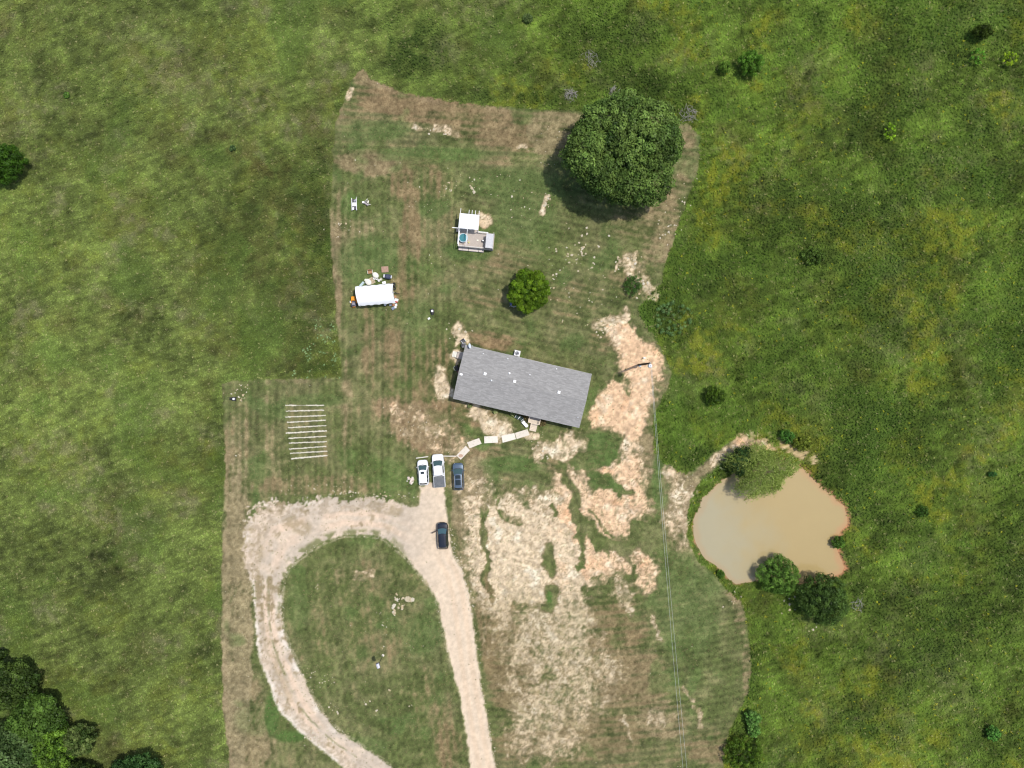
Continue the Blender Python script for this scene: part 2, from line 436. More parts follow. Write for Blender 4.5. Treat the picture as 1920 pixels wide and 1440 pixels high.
LAWN_BLOBS = [  # brown/straw patches of the mown ground: cx, cy, rx, ry, rot, strength, straw, red
 (800,200,150,38,12,.75,.1,.5),(930,240,150,40,8,.7,.2,.4),(690,305,70,26,4,.95,.45,.4),(1045,250,75,48,6,.8,.6,.1),(780,340,60,50,0,.6,.1,.4),(700,150,50,22,20,.7,.35,.3),
 (768,470,22,130,2,.65,.1,.3),(735,620,24,120,2,.55,.1,.4),(690,640,16,90,0,.5,.2,.3),(790,700,40,70,0,.55,.1,.5),(800,800,78,50,20,.95,.25,.85),(735,765,34,26,0,.7,.3,.8),
 (640,430,22,90,0,.6,.5,.2),(632,520,12,110,0,.7,.5,.3),(665,420,40,40,0,.4,.5,.1),(650,780,12,120,0,.55,.5,.2),(870,775,80,22,15,.8,.1,.8),(920,640,70,20,12,.75,.1,.7),(830,690,25,70,0,.55,.1,.8),
 (905,850,60,14,-5,.7,.3,.5),(895,905,34,60,0,.9,.75,.3),(868,960,24,60,0,.8,.8,.1),(1240,420,38,90,12,.6,.5,.3),(1185,420,60,30,-10,.5,.4,.1),(1290,300,24,60,5,.7,.5,.2),
 (443,1180,34,340,0,1.0,.85,.1),(460,1400,60,60,0,.75,.6,.2),(470,1320,30,60,0,.6,.5,.2),(427,900,8,40,0,.8,.7,.2),(590,910,140,22,0,.55,.3,.2),(650,985,60,10,0,.3,.3,.3),
 (1190,810,30,30,0,.7,.5,.3),(1210,850,22,50,0,.75,.6,.2),(1268,930,36,60,10,.9,.75,.3),(1270,1030,24,50,0,.45,.6,.2),(930,1180,40,120,-4,.8,.05,.35),(920,1130,36,30,0,.6,.1,.6),(960,1260,50,100,-5,.8,.1,.2),
 (1150,1180,70,70,0,.7,.15,.4),(1180,1270,80,70,0,.75,.25,.3),(1120,1380,120,50,-6,.6,.2,.2),(1240,1350,60,40,0,.65,.5,.3),(1010,1400,110,40,0,.5,.1,.2),(1330,1400,50,40,0,.5,.2,.2),
 (1120,870,18,40,0,.5,.1,.2),(1050,870,30,30,0,.5,.2,.4),(1175,520,40,50,0,.5,.3,.2),(1080,560,60,40,0,.4,.2,.3),(960,480,60,30,0,.4,.2,.3),(1130,640,30,30,0,.5,.1,.4),(900,560,50,20,10,.4,.1,.4),
 (690,1095,130,50,0,.30,.1,.3),(720,1180,90,60,0,.28,.05,.3),(600,1180,40,80,0,.25,.1,.3),(800,1330,60,90,0,.38,.2,.3),(720,1300,80,60,0,.2,.2,.2),(650,1080,30,20,0,.5,.5,.2),(840,1400,30,50,0,.6,.1,.4),
 (480,790,50,70,0,.3,.5,.1),(520,860,30,40,0,.35,.5,.2),(440,870,20,40,0,.5,.5,.1),(1385,1150,12,60,-8,.55,.5,.3),(1400,1250,10,60,0,.6,.5,.3),(1345,862,78,11,-37,1.0,.85,.2),(1415,832,36,9,6,1.0,.6,.5),(1297,905,22,14,-50,1.0,.8,.3)]

GARDEN_ROWS = [((535,760),(608,760)),((536,771),(608,769)),((535,782),(611,779)),((538,792),(611,788)),((540,802),(612,798)),((536,812),(613,808)),
               ((541,822),(612,818)),((542,831),(613,828)),((542,842),(612,837)),((544,850),(614,846)),((546,860),(614,854))]

def meadow_colour(px, py, x, y, blades=False):
    """natural colour of the rough pasture (as seen in light), sRGB 0..255"""
    right = ss(560, 1250, px + 260 * (fbm(px, py, 300, 2, 40) - .5))
    left_c = np.array([107., 123., 57.]); right_c = np.array([98., 121., 46.])
    c = mix(np.broadcast_to(left_c, px.shape + (3,)), right_c, right)
    big = fbm(x, y, 16, 3, 50) - .5
    midn = fbm(x, y, 4.5, 3, 51) - .5
    fin = fbm(x, y, 1.3, 2, 52) - .5
    tiny = fbm(x, y, .55, 2, 53) - .5
    bend = .8 * np.sin(x * .11 + y * .07)
    lay = vn((x * .94 + y * .34 + bend) * .55, (-x * .34 + y * .94 + bend) * 2.6, 54) - .5     # wind-laid stems
    c = c * (1 + .36 * big + .40 * midn + .36 * fin + .34 * tiny + .30 * lay)[..., None]
    # yellow-green flushes
    ye = ss(.52, .68, fbm(x, y, 7, 4, 60)) * (.25 + .7 * right)
    for (cx, cy, rx, ry, st) in [(1630,1380,150,90,.9),(1560,1290,60,50,.6),(1780,410,130,30,.8),(1500,220,70,90,.6),(1700,700,160,60,.4),(1890,560,40,160,.5),(1560,640,60,40,.5),(1370,560,60,60,.35),
                             (90,490,60,60,.4),(60,820,70,60,.35),(395,830,25,90,.6),(300,1400,90,40,.4),(230,1370,50,30,.5),(130,1290,80,50,.35),(1290,480,50,60,.4),(1390,430,60,50,.4),(1690,250,20,20,.3),(1840,1000,60,120,.3),
                             (1320,800,60,30,.5),(560,420,60,120,.3),(600,560,20,60,.5),(630,190,60,60,.35)]:
        ye = np.maximum(ye, st * blob(px, py, cx, cy, rx, ry) * ss(.35, .6, fbm(x, y, 3.0, 3, 61)))
    clump = ss(.40, .58, fbm(x, y, 1.0, 2, 62))
    c = mix(c, np.array([142., 148., 46.]), np.clip(ye * (.25 + .85 * clump), 0, 1) * .78)
    # grey, last year's stalks
    gr = ss(.56, .74, fbm(x, y, 6, 4, 70)) * (.6 - .25 * right)
    for (cx, cy, rx, ry, st) in [(330,130,120,70,.6),(480,190,60,50,.6),(250,60,70,40,.4),(620,80,30,50,.4),(1420,400,25,25,.7),(1560,1180,70,40,.4),(1640,1220,70,60,.4),(1860,820,60,60,.4),(30,230,50,80,.5),
                             (230,930,120,60,.3),(1300,690,60,60,.4),(1790,300,100,20,.6),(1330,690,30,30,.6),(1100,110,18,30,.7),(1720,1260,60,50,.35),(380,600,60,60,.35)]:
        gr = np.maximum(gr, st * blob(px, py, cx, cy, rx, ry) * ss(.3, .55, fbm(x, y, 2.0, 3, 71)))
    c = mix(c, np.array([150., 142., 110.]), np.clip(gr * (.3 + .9 * ss(.42, .6, fbm(x, y, .8, 2, 72))), 0, 1) * .72)
    # rust and brown stems
    br = .25 * ss(.58, .76, fbm(x, y, 5, 4, 80))
    for (cx, cy, rx, ry, rot, st) in [(540,400,90,80,0,.6),(560,560,80,110,0,.55),(560,660,90,50,0,.5),(470,480,60,120,0,.4),(590,250,50,60,0,.45),(500,310,95,34,28,.75),(430,270,50,30,20,.5),(480,420,40,80,0,.35),(90,720,70,30,0,.4),(580,380,40,60,0,.35),(590,20,60,20,0,.4),(1020,120,30,60,0,.35),(1650,70,50,40,0,.4),(1660,110,40,40,0,.4),(120,600,40,30,0,.4)]:
        br = np.maximum(br, st * blob(px, py, cx, cy, rx, ry, rot) * ss(.3, .6, fbm(x, y, 2.2, 3, 81)))
    c = mix(c, np.array([100., 88., 48.]), br * .8)
    # dark leafy growth
    dk = .6 * ss(.53, .70, fbm(x, y, 11, 3, 90)) * (.2 + .8 * right)
    for (cx, cy, rx, ry, rot, st) in [(770,90,80,70,0,1.0),(520,440,100,150,0,.55),(560,600,90,100,0,.6),(592,450,46,210,0,.75),(250,180,60,40,0,.4),(660,210,60,60,0,.5),(200,160,40,40,0,.6),(570,640,70,70,0,.6),(600,690,60,20,0,.8),(615,480,20,130,0,.7),(470,650,60,60,0,.5),(430,480,60,120,0,.35),(1200,150,160,60,25,.8),(1150,60,120,60,0,.6),
                             (1330,500,90,90,0,.8),(1650,540,200,120,10,.6),(1640,790,150,70,-15,.8),(1480,700,90,80,0,.5),(1860,340,80,50,0,.7),(1800,1180,110,70,0,.75),(1700,1150,60,60,0,.4),(1460,1220,60,30,0,.5),(1410,1260,14,90,0,.6),(1390,1400,35,60,0,.9),
                             (1860,1400,80,60,0,.5),(1300,600,60,60,0,.7),(1480,800,70,40,20,.6),(1890,40,40,60,0,.7),(1460,90,60,40,0,.5),(930,180,80,24,6,.6),(1000,185,70,20,0,.7),(1340,1080,30,20,30,.7),(1320,1060,16,40,-35,.6),(1290,970,14,50,0,.6),(1560,910,60,30,35,.5)]:
        dk = np.maximum(dk, st * blob(px, py, cx, cy, rx, ry, rot) * ss(.25, .5, fbm(x, y, 3.0, 3, 91)))
    clump2 = ss(.36, .56, fbm(x, y, 1.3, 2, 92))
    c = mix(c, np.array([62., 84., 34.]), np.clip(dk * (.45 + .65 * clump2), 0, 1) * .72)
    # lush bright green
    lu = .55 * ss(.58, .72, fbm(x, y, 8, 3, 95))
    for (cx, cy, rx, ry, rot, st) in [(1215,605,18,60,-25,1.0),(1265,760,40,40,0,.8),(1270,820,50,40,0,.7),(1430,800,40,20,0,.7),(1330,870,30,16,-40,.7),(1380,1110,40,14,30,.8),(1570,980,30,90,0,.4),(1530,1060,40,20,0,.4),(410,940,12,60,0,.7),(411,800,12,80,0,.5),(1880,620,40,160,0,.5),(1560,1140,60,60,0,.3),(30,1230,40,50,0,.5),(180,1330,70,30,30,.6)]:
        lu = np.maximum(lu, st * blob(px, py, cx, cy, rx, ry, rot) * ss(.2, .5, fbm(x, y, 3.0, 2, 96)))
    c = mix(c, np.array([90., 121., 46.]), lu * .65)
    grey = (c * np.array([.33, .5, .17])).sum(-1, keepdims=True)
    ds = (.12 - .07 * right)[..., None]
    c = c * (1 - ds) + grey * ds * np.array([1.03, 1.0, .88])
    return np.clip(c, 12, 250), dk

def ground_fields(x, y):
    """everything the terrain needs at world x, y"""
    px = 960 + x / S; py = 720 - y / S
    wob = (fbm(px, py, 14, 3, 1) - .5)
    wob2 = (fbm(px, py, 4, 2, 2) - .5)
    sd_l = poly_sd(px, py, LAWN) + wob * 7 + wob2 * 3
    dr_o = poly_sd(px, py, DRIVE); dr_i = poly_sd(px, py, ISLAND)
    sd_d = np.minimum(dr_o, -dr_i)
    sd_p = poly_sd(px, py, POND) + wob * 4
    lawn = sd_l > 0
    # gravel edges fray more on the left loop
    fray = 5 + 16 * ss(760, 560, px) * ss(1200, 1000, py) * (dr_o < 60) + 8 * ss(1000, 960, py) * ss(830, 700, px)
    dmask = ss(-2.2, 2.2, sd_d + wob * fray + wob2 * fray * .8)
    soil_f, orange, soil_raw = soil_field(px, py)
    # ---- meadow under-colour
    mc, dk = meadow_colour(px, py, x, y)
    # ---- lawn colour
    f1 = fbm(x, y, 7, 3, 100); f2 = fbm(x, y, 1.6, 3, 101); f3 = fbm(x, y, .45, 2, 102)
    veil_zone = ss(1080, 1140, py)
    soil = ss(.27, .80, soil_f + (.42 + .2 * veil_zone) * (f3 - .5) + .36 * (f2 - .5)) * (1 - .38 * veil_zone)
    c = mix(np.broadcast_to(np.array([107., 118., 68.]), px.shape + (3,)), np.array([130., 130., 88.]), ss(.3, .7, f1 * .5 + f2 * .5))
    # mowing streaks, their direction changing over the lot
    def streak(slope_deg, seed, fa=.07, fb=.95, bow=0.0):
        cs, sn = math.cos(R(slope_deg)), math.sin(R(slope_deg))
        u = x * cs + y * sn; v = -x * sn + y * cs
        per = 5.6
        wv = v + .35 * vn(u * .05, v * .1, seed + 3) - bow * (u - 18) ** 2
        stripe = .5 + .5 * np.sin(wv * per + 1.6 * vn(u * .03, v * .25, seed + 2))
        return .40 * vn(u * fa, v * fb, seed) + .26 * vn(u * fa * 2.7 + 5, v * fb * 2.3, seed + 1) + .27 * stripe
    w_up = ss(345, 300, py)
    w_ml = ss(300, 345, py) * ss(960, 920, py) * ss(880, 840, px)
    w_mr = ss(300, 345, py) * ss(960, 900, py) * ss(840, 880, px)
    w_lr = ss(1060, 1110, py) * ss(900, 930, px)
    w_is = ss(920, 960, py) * ss(930, 900, px)
    st = w_up * streak(-3, 110) + w_ml * streak(90, 112) + w_mr * streak(-13, 114) + w_lr * streak(7, 116, bow=.0035) + w_is * (.6 * streak(98, 118) + .4 * streak(60, 119))
    st = st + .5 * (1 - np.clip(w_up + w_ml + w_mr + w_lr + w_is, 0, 1)) - .5
    c = c * (1 + .42 * st + .28 * (f2 - .5) + .40 * (f3 - .5))[..., None]
    br = .18 * ss(.5, .7, f1); straw = np.full(px.shape, .2); red = np.full(px.shape, .3)
    for (cx, cy, rx, ry, rot, sg, sw, rd) in LAWN_BLOBS:
        b = sg * ss(0, .6, blob(px, py, cx, cy, rx, ry, rot))
        k = b > br
        straw = np.where(k, sw, straw); red = np.where(k, rd, red); br = np.maximum(br, b)
    brn = ss(.26, .74, .07 * ss(380, 320, py) + br * .78 + .5 * (f2 - .5) + .3 * (f3 - .5) + 1.05 * st * .8 + .35 * (f1 - .5) + .12)
    bc = mix(np.broadcast_to(np.array([130., 115., 82.]), px.shape + (3,)), np.array([166., 134., 104.]), red)
    bc = mix(bc, np.array([172., 156., 122.]), np.clip(straw + .5 * (f3 - .5), 0, 1))
    bc = bc * (1 + .34 * (f3 - .5) + .3 * (f2 - .5))[..., None]
    c = mix(c, bc, brn * .85)
    # very green spots
    gs = .5 * ss(.6, .75, fbm(x, y, 5, 3, 130))
    for (cx, cy, rx, ry, sg) in [(1085,300,70,20,.2),(960,345,90,30,.5),(700,245,70,18,.5),(800,290,120,14,.6),(985,410,60,80,.45),(880,470,50,20,.7),(690,490,60,50,.6),(900,445,40,40,.6),(760,590,60,30,.4),(990,355,60,40,.5),(600,750,60,12,.4),(480,960,8,60,.6),(1140,880,40,50,.7),(1130,830,40,20,.7),
                                 (960,870,60,16,.7),(920,890,14,40,.6),(1030,1120,6,12,1.),(1240,900,18,60,.7),(1260,1080,60,50,.4),(1290,1160,60,80,.4),(905,830,16,16,.7),(866,800,16,40,.6),(480,1350,40,30,.3),(510,1340,14,40,.9),(545,1380,30,12,.9),(790,1190,40,40,.5),(670,1400,60,20,.4),(560,1130,20,60,.4),(660,385,22,26,.7)]:
        gs = np.maximum(gs, sg * ss(0, .5, blob(px, py, cx, cy, rx, ry)))
    c = mix(c, np.array([84., 116., 56.]) * (1 + .3 * (f2 - .5) + .2 * (f3 - .5))[..., None], gs * ss(.35, .6, f2 * .6 + .4 * f1 + .12) * .8)
    # dark grassy rims of the bare ground and the strip beside the drive
    # ---- bare clay
    ridge = np.abs(fbm(x + .35 * np.sin(y * 2.1), y * 1.35, .85, 3, 140, .6) - .5) * 2
    crack = ss(.15, .02, ridge)
    sc = mix(np.broadcast_to(np.array([234., 212., 178.]), px.shape + (3,)), np.array([244., 206., 166.]), ss(.2, .8, orange))
    sc = mix(sc, np.array([253., 242., 216.]), ss(.55, .75, f2) * (1 - .6 * orange) * .7)
    sc = mix(sc, np.array([242., 190., 146.]), ss(.6, .78, fbm(x, y, 2.2, 3, 141)) * orange * .8)
    sc = sc * (1 + .42 * (f3 - .5))[..., None]
    sc = mix(sc, np.array([140., 122., 86.]), np.clip(crack * (.40 + .4 * (1 - ss(.6, 1.0, soil_raw))), 0, 1) * (1 - .65 * ss(1.0, 1.25, soil_raw)))
    sc = mix(sc, np.array([170., 158., 108.]), ss(.58, .74, fbm(x, y, 1.8, 3, 143)) * .55 * ss(1050, 1200, py))
    # partly bare halo: thin brown turf with clay showing through
    halo = ss(-.05, .45, soil_f) * .85
    c = mix(c, np.array([150., 134., 100.]) * (1 + .4 * (f3 - .5))[..., None], halo * ss(.25, .6, f2 * .6 + f3 * .4))
    soil_s = soil * (.82 + .18 * ss(.5, .8, soil_f))
    c = mix(c, np.array([196., 180., 146.]) * (1 + .3 * (f3 - .5))[..., None], .55 * ss(.15, .75, soil_f))
    c = mix(c, sc, soil_s)
    # ---- gravel
    g1 = fbm(x, y, 3.0, 4, 150); g2 = fbm(x, y, .5, 2, 151)
    gc = mix(np.broadcast_to(np.array([233., 213., 188.]), px.shape + (3,)), np.array([217., 201., 180.]), ss(.45, .65, g1))
    sdm = np.clip(sd_d, 0, 40)
    wear = ss(.4, .65, fbm(x, y, 1.4, 3, 152))
    inner = ss(60, 5, -dr_i) * ss(700, 560, px)
    gc = mix(gc, np.array([254., 245., 230.]), np.clip(.75 * inner * ss(1080, 1180, py) * ss(16, 4, -dr_i) * wear + .5 * ss(16, 3, dr_o) * ss(700, 560, px) * wear, 0, 1))
    gc = mix(gc, np.array([245., 223., 194.]), ss(740, 840, px) * .8)
    # wheel tracks, gravelly verge, weedy strips
    tt = dr_o / np.maximum(dr_o - dr_i, 1.0) + .10 * wob
    loop = ss(800, 700, px) * (dr_o < 95)
    rough = loop * ss(.42, .28, tt) * ss(.40, .62, fbm(x, y, .42, 2, 156))
    gc = mix(gc, np.array([186., 168., 142.]), rough * .55)
    track = loop * (ss(.10, .03, np.abs(tt - .42)) + ss(.12, .04, np.abs(tt - .68))) * ss(.25, .5, fbm(x, y, 6, 2, 155))
    gc = mix(gc, np.array([243., 216., 188.]), np.clip(track, 0, 1) * .75)
    lane = ss(800, 840, px) * ss(1010, 1060, py)
    gc = mix(gc, np.array([236., 208., 176.]), lane * (ss(7, 2, np.abs(dr_o - 12)) + ss(7, 2, np.abs(dr_o - 30))) * .45)
    gc = mix(gc, np.array([252., 240., 222.]), loop * ss(1070, 1110, py) * ss(.16, .05, tt) * ss(.35, .6, g1) * .8)
    strip = loop * (ss(.045, .015, np.abs(tt - .55)) * .6 * ss(1060, 1090, py) * ss(.42, .58, fbm(x, y, 2.2, 3, 157)) + ss(.80, .90, tt) * ss(1180, 1120, py) * ss(.34, .56, fbm(x, y, 1.2, 3, 158)) * .8)
    gc = mix(gc, np.array([126., 130., 84.]), np.clip(strip, 0, 1))
    weeds = ss(.62, .78, fbm(x, y, .8, 3, 153) * .6 + .4 * fbm(x, y, 5, 2, 154)) * ss(780, 640, px)
    for pts, r, sg in [([(484,1085),(486,1120),(488,1160)],7,.7),([(506,1085),(503,1140)],5,.7),([(560,1320),(566,1348)],4,.6),([(520,1250),(545,1310)],8,.25),([(545,980),(570,990)],14,.45),([(700,950),(745,958)],10,.4),([(475,1000),(482,1040)],14,.35),([(500,1180),(520,1260)],10,.3),([(615,1395),(640,1408)],4,.7)]:
        weeds = np.maximum(weeds, ss(0, .6, stroke(px, py, pts, r * 1.4)) * sg * ss(.4, .6, g2 * .5 + .5 * g1 + .04) * 1.6)
    gc = mix(gc, np.array([158., 142., 108.]), np.clip(weeds, 0, 1) * .85)
    gc = gc * (1 + .14 * (g2 - .5) + .08 * (f3 - .5))[..., None]
    # white stone rim at the inner curve
    rim = ss(3.2, 1.2, np.abs(dr_i - 3.0 + wob * 4)) * ss(.35, .6, f3 * .5 + .5 * g2) * ss(880, 800, px) * (py > 1005)
    c = mix(c, np.array([196., 184., 154.]), np.clip(rim, 0, 1) * .6 * (dr_o > 0))
    # narrow tan tracks of the mower along the pasture edge
    edge = ss(7, 2, np.abs(sd_l - 5)) * ss(.45, .7, f1 * .6 + .4 * f2) * .8
    c = mix(c, np.array([170., 150., 118.]), edge * .5)
    # ---- put together
    out = mc * .93
    out = mix(out, c, ss(-1.5, 1.0, sd_l))
    out = mix(out, gc, dmask)
    # soil outside the lawn (pond path, banks)
    out = mix(out, sc, soil * (sd_l <= 0) * .8)
    mud = ss(-7, -2.5, sd_p + wob2 * 5 + wob * 7 + 3.5 * ss(1500, 1560, px))
    right_bank = ss(1450, 1560, px) * .6 + .4
    mudc = mix(np.broadcast_to(np.array([150., 128., 96.]), px.shape + (3,)), np.array([214., 156., 114.]), np.clip(right_bank - .15 + 1.2 * wob, 0, 1))
    out = mix(out, mudc, mud)
    far = ss(104, 170, np.maximum(np.abs(x), np.abs(y)))
    out = mix(out, np.array([90., 106., 48.]), far)
    col = lin(np.clip(out, 0, 255)) / LIGHT
    # ---- height
    z = .10 * (fbm(x, y, 22, 2, 160) - .5) + .04 * (fbm(x, y, 3, 3, 161) - .5)
    z = z + np.where(lawn, 0, .12 * (fbm(x, y, 2.2, 3, 162) - .5))
    z = z + soil * (.07 * (ridge - .3) + .03 * (f3 - .5))
    z = z - .05 * dmask + .01 * dmask * g2
    bank = ss(-24, 0, sd_p)
    z = z * (1 - bank) - .70 * bank - .9 * ss(0, 30, sd_p)
    # gullies
    for pts, r, dep in [([(905,955),(899,1020),(917,1048),(912,1090)],7,.22),([(1058,885),(1085,958),(1090,1050)],7,.2),([(1028,1032),(1038,1076)],9,.15)]:
        z = z - dep * ss(0, 1, stroke(px, py, pts, r))
    flat = np.maximum(ss(.0, .5, blob(px, py, 980, 725, 150, 75, 13)), np.maximum(blob(px, py, 703, 550, 60, 45), blob(px, py, 893, 435, 55, 50)))
    z = z * (1 - flat)
    zone = np.zeros(px.shape, np.int8)
    zone[lawn] = 1
    zone[soil > .5] = 3
    zone[dmask > .5] = 2
    return dict(col=col, z=z, zone=zone, sd_l=sd_l, sd_p=sd_p, dmask=dmask, soil=soil, dk=dk, px=px, py=py)

def axis(lo, hi, f0, f1, fine, coarse):
    a = list(np.arange(lo, f0, coarse)) + list(np.arange(f0, f1, fine)) + list(np.arange(f1, hi + .01, coarse))
    step = coarse; L = [a[0]]; Rr = [a[-1]]
    while L[-1] > -2400:
        step *= 1.45; L.append(L[-1] - step); Rr.append(Rr[-1] + step)
    return np.array(L[:0:-1] + a + Rr[1:])
ax = axis(-100, 100, -50.5, 42.5, .19, .42)
ay = axis(-80, 76, -68, 53.5, .19, .42)
ax = ax.astype(np.float32); ay = ay.astype(np.float32)
GX, GY = np.meshgrid(ax, ay)
fld = ground_fields(GX.ravel(), GY.ravel())
nx, ny = len(ax), len(ay)
V = np.stack([GX.ravel(), GY.ravel(), fld['z']], 1)
idx = np.arange(nx * ny).reshape(ny, nx)
Q = np.stack([idx[:-1, :-1].ravel(), idx[:-1, 1:].ravel(), idx[1:, 1:].ravel(), idx[1:, :-1].ravel()], 1)
qz = fld['zone'][Q]
zone_f = np.where((qz == 2).sum(1) >= 2, 2, np.where((qz == 3).sum(1) >= 2, 3, np.where((qz == 1).sum(1) >= 2, 1, 0)))
for zid, nm, m, lab in [(0, 'meadow_ground', M_GROUND, 'rough unmown green pasture around the lot'), (1, 'lawn', M_GROUND, 'mown patchy green and brown lawn around the house'),
                        (2, 'gravel_driveway', M_DRIVE, 'pale tan gravel driveway looping round a grass island'), (3, 'bare_soil', M_SOIL, 'bare cream and orange clay where no grass grows')]:
    F = Q[zone_f == zid]
    used, inv = np.unique(F, return_inverse=True)
    me = np_mesh(nm, V[used], inv.reshape(-1, 4), fld['col'][used], True)
    tag(link(nm, me, m), lab, kind='structure')
def gz(x, y):
    i = min(max(np.searchsorted(ax, x) , 0), nx - 1); j = min(max(np.searchsorted(ay, y), 0), ny - 1)
    return float(fld['z'][j * nx + i])

# ------------------------------------------------------------------ pond water
def pond_water():
    xs = np.arange(P(1290, 0)[0], P(1605, 0)[0], .3); ys = np.arange(P(0, 1110)[1], P(0, 850)[1], .3)
    X, Y = np.meshgrid(xs, ys)
    px = 960 + X.ravel() / S; py = 720 - Y.ravel() / S
    sd = poly_sd(px, py, POND)
    n = fbm(px, py, 30, 3, 200)
    c = mix(np.broadcast_to(np.array([192., 170., 118.]), px.shape + (3,)), np.array([186., 176., 142.]), ss(1500, 1320, px + .4 * (1000 - py) + 110 * (n - .5)))  # paler grey towards the left: sky glare painted into the water colour
    edge = ss(9, 0, sd + 16 * (n - .5))
    c = mix(c, np.array([206., 158., 112.]), edge * (.25 + .4 * ss(1450, 1560, px)))
    ii = np.arange(len(xs) * len(ys)).reshape(len(ys), len(xs))
    F = np.stack([ii[:-1, :-1].ravel(), ii[:-1, 1:].ravel(), ii[1:, 1:].ravel(), ii[1:, :-1].ravel()], 1)
    F = F[(sd[F] > -9).any(1)]
    used, inv = np.unique(F, return_inverse=True)
    Vw = np.stack([X.ravel(), Y.ravel(), np.full(X.size, -.66)], 1)
    m = attr_mat('muddy_water', .25, .02, .05, 2.5, .12, .5)
    o = link('pond_water', np_mesh('pond_water', Vw[used], inv.reshape(-1, 4), lin(c[used]) / LIGHT, True), m)
    tag(o, 'still muddy tan pond water with orange clay shallows', kind='structure')
pond_water()

# ------------------------------------------------------------------ rough pasture: real blades and leaves
def scatter(n, x0, x1, y0, y1):
    g = int(math.sqrt(n * (x1 - x0) / (y1 - y0))); h = int(n / g)
    X, Y = np.meshgrid((np.arange(g) + .5) / g, (np.arange(h) + .5) / h)
    X = X.ravel() + (rng.random(X.size) - .5) * 1.3 / g; Y = Y.ravel() + (rng.random(Y.size) - .5) * 1.3 / h
    return x0 + X * (x1 - x0), y0 + Y * (y1 - y0)

def sample_grid(name, x, y):
    i = np.clip(np.searchsorted(ax, x), 0, nx - 1); j = np.clip(np.searchsorted(ay, y), 0, ny - 1)
    return fld[name][j * nx + i]

def blades(x, y, z, hgt, wid, spread, col, nb, leafy):
    """nb single-triangle blades per tuft; returns verts, faces, colours"""
    n = len(x)
    az = rng.random((n, nb)) * 2 * math.pi
    # leaning with the wind gives the faint streaks of the pasture
    out = spread[:, None] * (.35 + .9 * rng.random((n, nb)))
    h = hgt[:, None] * (.45 + .75 * rng.random((n, nb)))
    w = wid[:, None] * (.6 + .8 * rng.random((n, nb)))
    bx = x[:, None] + (rng.random((n, nb)) - .5) * .22; by = y[:, None] + (rng.random((n, nb)) - .5) * .22
    dx, dy = np.cos(az), np.sin(az)
    lf = leafy[:, None]
    zb = z[:, None] + lf * h * .6
    V = np.empty((n, nb, 3, 3), np.float32)
    V[..., 0, 0] = bx - dy * w; V[..., 0, 1] = by + dx * w; V[..., 0, 2] = zb
    V[..., 1, 0] = bx + dy * w; V[..., 1, 1] = by - dx * w; V[..., 1, 2] = zb + .02
    V[..., 2, 0] = bx + dx * out + .10 * h; V[..., 2, 1] = by + dy * out - .05 * h; V[..., 2, 2] = z[:, None] + h
    jit = 1 + .30 * (rng.random((n, nb, 1)) - .5) + .36 * (rng.random((n, 1, 1)) - .5)
    c = np.repeat((col[:, None, :] * jit)[:, :, None, :], 3, 2)
    return V.reshape(-1, 3), np.arange(n * nb * 3).reshape(-1, 3), c.reshape(-1, 3)

GK = .74                                   # blades shade one another, so their own colour is lighter than the pasture reads
def pasture():
    x, y = scatter(200000, -92, 92, -70, 70)
    sd_l = sample_grid('sd_l', x, y); sd_p = sample_grid('sd_p', x, y); zo = sample_grid('zone', x, y)
    k = (sd_l < -.5) & (sd_p < -3.4 - 4.0 * ss(1500, 1560, 960 + x / S) * (fbm(x, y, 3, 2, 303) > .42)) & (zo == 0)
    x, y = x[k], y[k]; sd_l = sd_l[k]; px = 960 + x / S; py = 720 - y / S
    z = sample_grid('z', x, y)
    c, dk = meadow_colour(px, py, x, y)
    n = len(x)
    # scattered odd plants
    r = rng.random(n)
    pale = (r < .35) & (blob(px, py, 600, 650, 40, 60) + blob(px, py, 600, 700, 60, 14) > .35) & (fbm(x, y, .9, 2, 300) > .56)
    c[pale] = (134, 160, 112)
    gold = (r < .012) & (px > 1250)
    c[gold] = (160, 160, 50)
    straw = r > np.where(px > 900, .935, .955)
    c[straw] = c[straw] * .5 + np.array([176., 162., 124.]) * .5
    white = (r > .9) & (stroke(px, py, [(1300,915),(1370,850),(1410,815)], 14) > .1)
    c[white] = (178, 186, 140)
    rt = ss(600, 1300, px)
    hgt = .08 + (.20 + .14 * rt) * fbm(x, y, 5, 3, 301) + .22 * np.clip(dk, 0, 1)
    hgt *= .65 + .35 * ss(0, 8, -sd_l)
    weed = ss(.62, .74, fbm(x, y, 1.2, 2, 302)) * (.35 + .65 * rt)
    hgt = hgt + .30 * weed
    leafy = np.where(rng.random(n) < .25 + .65 * np.clip(dk, 0, 1), 1.0, 0.0)
    wid = np.where(leafy > 0, .075, .035); spr = np.where(leafy > 0, .17, .34)
    V, F, C = blades(x, y, z, hgt, wid, spr, lin(np.clip(c, 0, 255)) / GK, 7, leafy)
    o = link('pasture_grass', np_mesh('pasture_grass', V, F, C), M_GRASS)
    tag(o, 'tall unmown grass and weeds covering the pasture', kind='stuff')
pasture()

